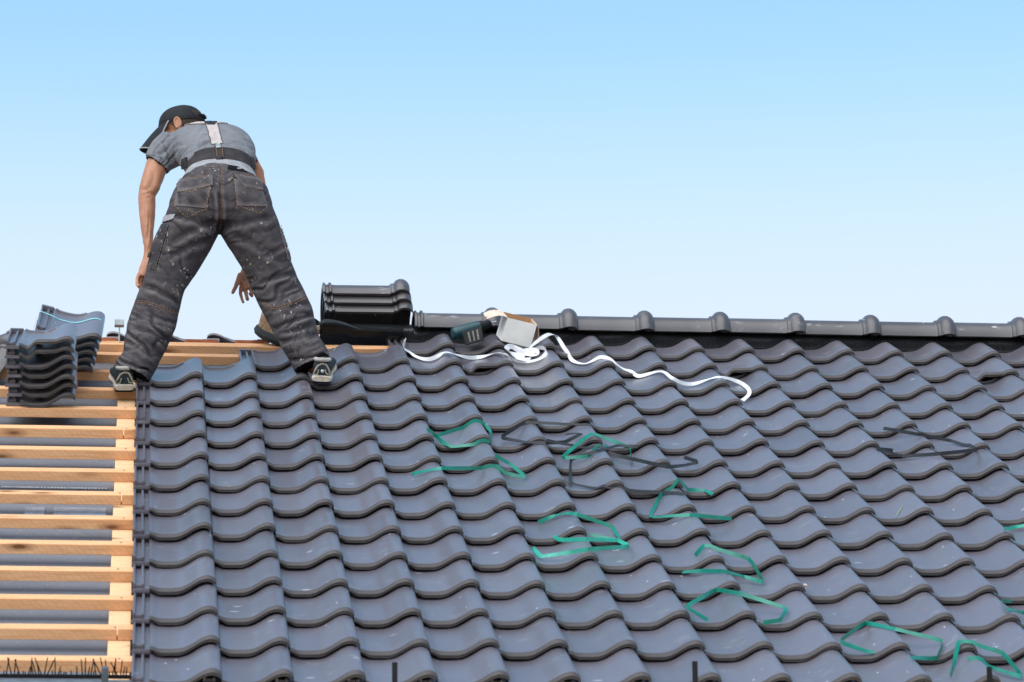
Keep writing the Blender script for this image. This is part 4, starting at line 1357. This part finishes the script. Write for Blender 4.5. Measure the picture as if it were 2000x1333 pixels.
# head
hf = Vector((-.92, .30, -.24)).normalized()
hu = Vector((-.10, .02, 1)); hu = (hu - hf * hu.dot(hf)).normalized()
hl = hu.cross(hf).normalized()
EAR = Vector((-.004, .078, -.012))
ho = P(348, 241, .50) - (hf * EAR[0] + hl * EAR[1] + hu * EAR[2])
def HL(x, y, z): return ho + hf * x + hl * y + hu * z
def hel(c, r, nu=20, nv=12): 
    bb.sphere((0, 0, 0), r, nu, nv); k = nu * (nv + 1)
    for i in range(len(bb.v) - k, len(bb.v)): q_ = bb.v[i]; bb.v[i] = HL(c[0] + q_[0], c[1] + q_[1], c[2] + q_[2])
hel((-.002, 0, .006), (.095, .076, .072)); hel((.030, 0, -.035), (.066, .062, .082)); hel((.050, 0, -.088), (.036, .040, .030)); hel((.088, 0, .0), (.020, .050, .020))
hel((.100, 0, -.038), (.017, .013, .022)); hel((.088, 0, -.066), (.016, .024, .008)); hel((.087, 0, -.078), (.016, .022, .008)); hel((.07, .045, -.03), (.022, .018, .022)); hel((.07, -.045, -.03), (.022, .018, .022))
for sgn in (1, -1):
    hel((EAR[0], sgn * .078, EAR[2]), (.019, .009, .031), 14, 10)
for sgn in (1, -1):
    bb.tube([HL(EAR[0] + .015 * math.cos(q_), sgn * .087, EAR[2] + .027 * math.sin(q_)) for q_ in [math.radians(-60 + 24 * k) for k in range(13)]], .0042, 6)
bb.tube([HL(-.03, 0, -.06), HL(-.045, 0, -.12), P(385, 285, .48)], [.058, .056, .062], 16)
me_b = remesh(bb, .0036, 2)
sculpt(me_b, [(474, 546, 480, 560, 2.5, .004), (483, 560, 496, 552, 2, .003), (288, 378, 300, 384, 3, .003), (287, 412, 281, 470, 1.8, -.0022), (293, 432, 287, 486, 1.6, -.0018), (284, 440, 292, 462, 1.5, -.0014), (278, 372, 292, 376, 3, .0025), (300, 335, 292, 368, 6, .003)], ((.0015, 30),))
me_b.materials.append(M_SKIN)
body = part(obj('body', me_b), person)
# inner ear fold and eyes
# hair below the cap
hr = MB(); rr = []
for j in range(9):
    t = j / 8
    z = .040 - .092 * t
    row = []
    for i in range(33):
        a = math.radians(-125 + 250 * i / 32)      # from the left temple round the back to the right
        zz = z if abs(a) < math.radians(85) else .040 - (.040 - z) * max(.25, 1 - (abs(a) - math.radians(85)) / math.radians(45))
        k = math.sqrt(max(0.05, 1 - ((zz - .01) / .098) ** 2))
        if zz < -.03: k *= 1 - (-.03 - zz) * 2
        row.append(HL(-.002 - .1015 * k * math.cos(a), .0815 * k * math.sin(a), zz))
    rr.append(row)
hr.rings(rr, False, False)
part(hr.build('hair', M_HAIR, None), person)
# ---- cap
cp = MB(); rr = []
NB = 44
for j in range(12):
    b = (j / 11) * (PI / 2)
    row = []
    for i in range(NB):
        a = 2 * PI * i / NB
        r = math.cos(b) ** .72
        z = .006 + .086 * math.sin(b) ** .95
        bump_ = .0012 * math.cos(a * 6) * r
        row.append(HL(-.002 + (.104 + bump_) * r * math.cos(a), (.084 + bump_) * r * math.sin(a), z + (.012 * math.cos(a) * (1 - j / 11))))
    rr.append(row)
cp.rings(rr, True, False); cp.f.append(tuple(len(cp.v) - NB + i for i in range(NB)))
cp.rings([[p - hu * .003 for p in rr[0]], [ho + (p - ho) * 1.012 for p in rr[0]], [ho + (p - ho) * 1.012 + hu * .012 for p in rr[0]]], True, False)
cap = part(cp.build('cap', M_CAP, None, True, 60), person)
def visor(z_off, th_):
    rows = []
    for j in range(9):
        t = j / 8
        row = []
        for i in range(25):
            s = -1 + 2 * i / 24
            a = s * math.radians(68)
            rx = .104 * math.cos(a); ry = .086 * math.sin(a)
            ext = .138 * t * (1 - .25 * s * s) 
            drop = .046 * t + .024 * t * t + .056 * s * s * (.15 + .85 * t)
            row.append(HL(-.004 + rx + ext * .80, ry * (1 + .14 * t), .022 - drop + z_off))
        rows.append(row)
    return rows
vz = MB(); va = visor(0, 0); vb = visor(-.004, 0)
vz.rings([a + list(reversed(b)) for a, b in zip(va, vb)])
vis = part(vz.build('visor', M_CAP, None, True, 50), cap)
edge = [r[0] for r in va] + va[-1][1:-1] + [r[-1] for r in reversed(va)]
part(MB().tube(edge, .0032, 6).build('visor_piping', M_CAPG), cap)
part(MB().tube([HL(-.096, .035, .016), HL(-.110, .018, .010), HL(-.112, 0, .006), HL(-.110, -.018, .01)], [.006, .009, .009, .006], 8).build('cap_strap', M_CAP), cap)

# ---- shoes
def shoe(px, py, n_, toe, lift):
    o_ = onroof(px, py, n_)
    fw = RF(toe, 1, lift).normalized(); up = RF(0, 0, 1); up = (up - fw * up.dot(fw)).normalized(); rt_ = fw.cross(up)
    def S(x, y, z): return o_ + rt_ * x + fw * y + up * z
    def ring(y, hw, z0, z1, seg=20, ex=.7, sh=0):
        r = []
        for k in range(seg):
            t = 2 * PI * k / seg; c_, s_ = math.cos(t), math.sin(t)
            wz = hw * (1 - .18 * max(0, s_))
            r.append(S(sh + wz * math.copysign(abs(c_) ** ex, c_), y, (z0 + z1) / 2 + (z1 - z0) / 2 * math.copysign(abs(s_) ** ex, s_)))
        return r
    root = part(empty('shoe', (0, 0, 0)), person) if False else None
    up_ = MB()
    up_.rings([ring(.006, .030, .024, .070), ring(.012, .037, .020, .092), ring(.03, .041, .018, .102), ring(.06, .041, .018, .100), ring(.09, .041, .018, .094), ring(.13, .043, .018, .085), ring(.18, .047, .018, .068), ring(.23, .047, .018, .054), ring(.27, .038, .018, .042), ring(.288, .02, .02, .034)])
    me = remesh(up_, .005, 3); me.materials.append(M_SHOE)
    sh = part(obj('shoe', me), person)
    so = MB()
    so.rings([ring(-.004, .036, .004, .026, ex=.45), ring(.004, .043, .0, .028, ex=.45), ring(.05, .044, .001, .026, ex=.45), ring(.11, .040, .004, .024, ex=.45), ring(.17, .047, .0, .022, ex=.45), ring(.22, .050, .0, .022, ex=.45), ring(.265, .042, .004, .024, ex=.45), ring(.292, .02, .010, .026, ex=.45)])
    sole = part(so.build('sole', M_SOLE, None, True, 40), sh)
    og = MB(); og.rings([ring(.0, .038, -.005, .003, ex=.4), ring(.05, .041, -.006, .003, ex=.4), ring(.12, .037, -.003, .005, ex=.4), ring(.2, .047, -.006, .003, ex=.4), ring(.27, .036, -.002, .006, ex=.4)])
    part(og.build('outsole', M_BLACK), sh)
    # midsole groove line
    gl = MB(); gl.tube([S(x * .0445, .0015 + .006 * x * x - .004, .0165 + .003 * x * x) for x in [-1, -.6, -.2, .2, .6, 1]], .0016, 6)
    part(gl.build('sole_line', M_SHOEP), sh)
    co = MB(); pts = []
    for i in range(13):
        a = math.radians(200 + 140 * i / 12)
        pts.append(S(.035 * math.cos(a), .045 + .040 * math.sin(a), .097 - .003 * abs(i - 6) / 6))
    co.tube(pts, [.006] + [.009] * 11 + [.006], 8); part(co.build('collar', M_SHOEP), sh)
    bv = bvh_of(me)
    cx, cy = to_px(S(0, .006, .055))
    arch = [(-18, 11), (-14, 3), (-8, -7), (0, -11), (8, -9), (13, -1), (16, 10)]
    stitch(bv, [(cx + x, cy + y) for x, y in arch], 'heel_overlay', M_SHOEG, sh, .0042, 0, .0005)
    stitch(bv, [(cx - 18, cy + 11), (cx - 9, cy + 10), (cx - 6, cy)], 'heel_overlay', M_SHOEG, sh, .003, 0, .0005)
    stitch(bv, [(cx + 16, cy + 10), (cx + 9, cy + 9), (cx + 6, cy)], 'heel_overlay', M_SHOEG, sh, .003, 0, .0005)
    return sh, S


shL, SL = shoe(243, 764, N_BAT_TOP + .010, -.09, 0.0)
shR, SR = shoe(628, 747, 0.010, .12, 0.03)
h, n = hit(bvh_of(shR.data), 630, 725)
if h: part(MB().sphere(h, (.009, .004, .009)).build('heel_badge', M_ZINC), shR)
for sh_, a_, b_ in ((shL, P(262, 708, .0), SL(.0, .045, .085)), (shR, P(604, 694, .0), SR(.0, .045, .085))):
    part(MB().tube([a_, a_.lerp(b_, .5), b_], [.036, .035, .032], 16).build('sock', M_HOLLOW_SOCK), person)
# laces and pull loop at the left shoe
part(MB().tube([SL(.045, .05, .03), SL(.052, .03, .025), SL(.049, .01, .006), SL(.055, -.002, .012)], .0022, 6).build('shoe_lace', M_CAPG), shL)
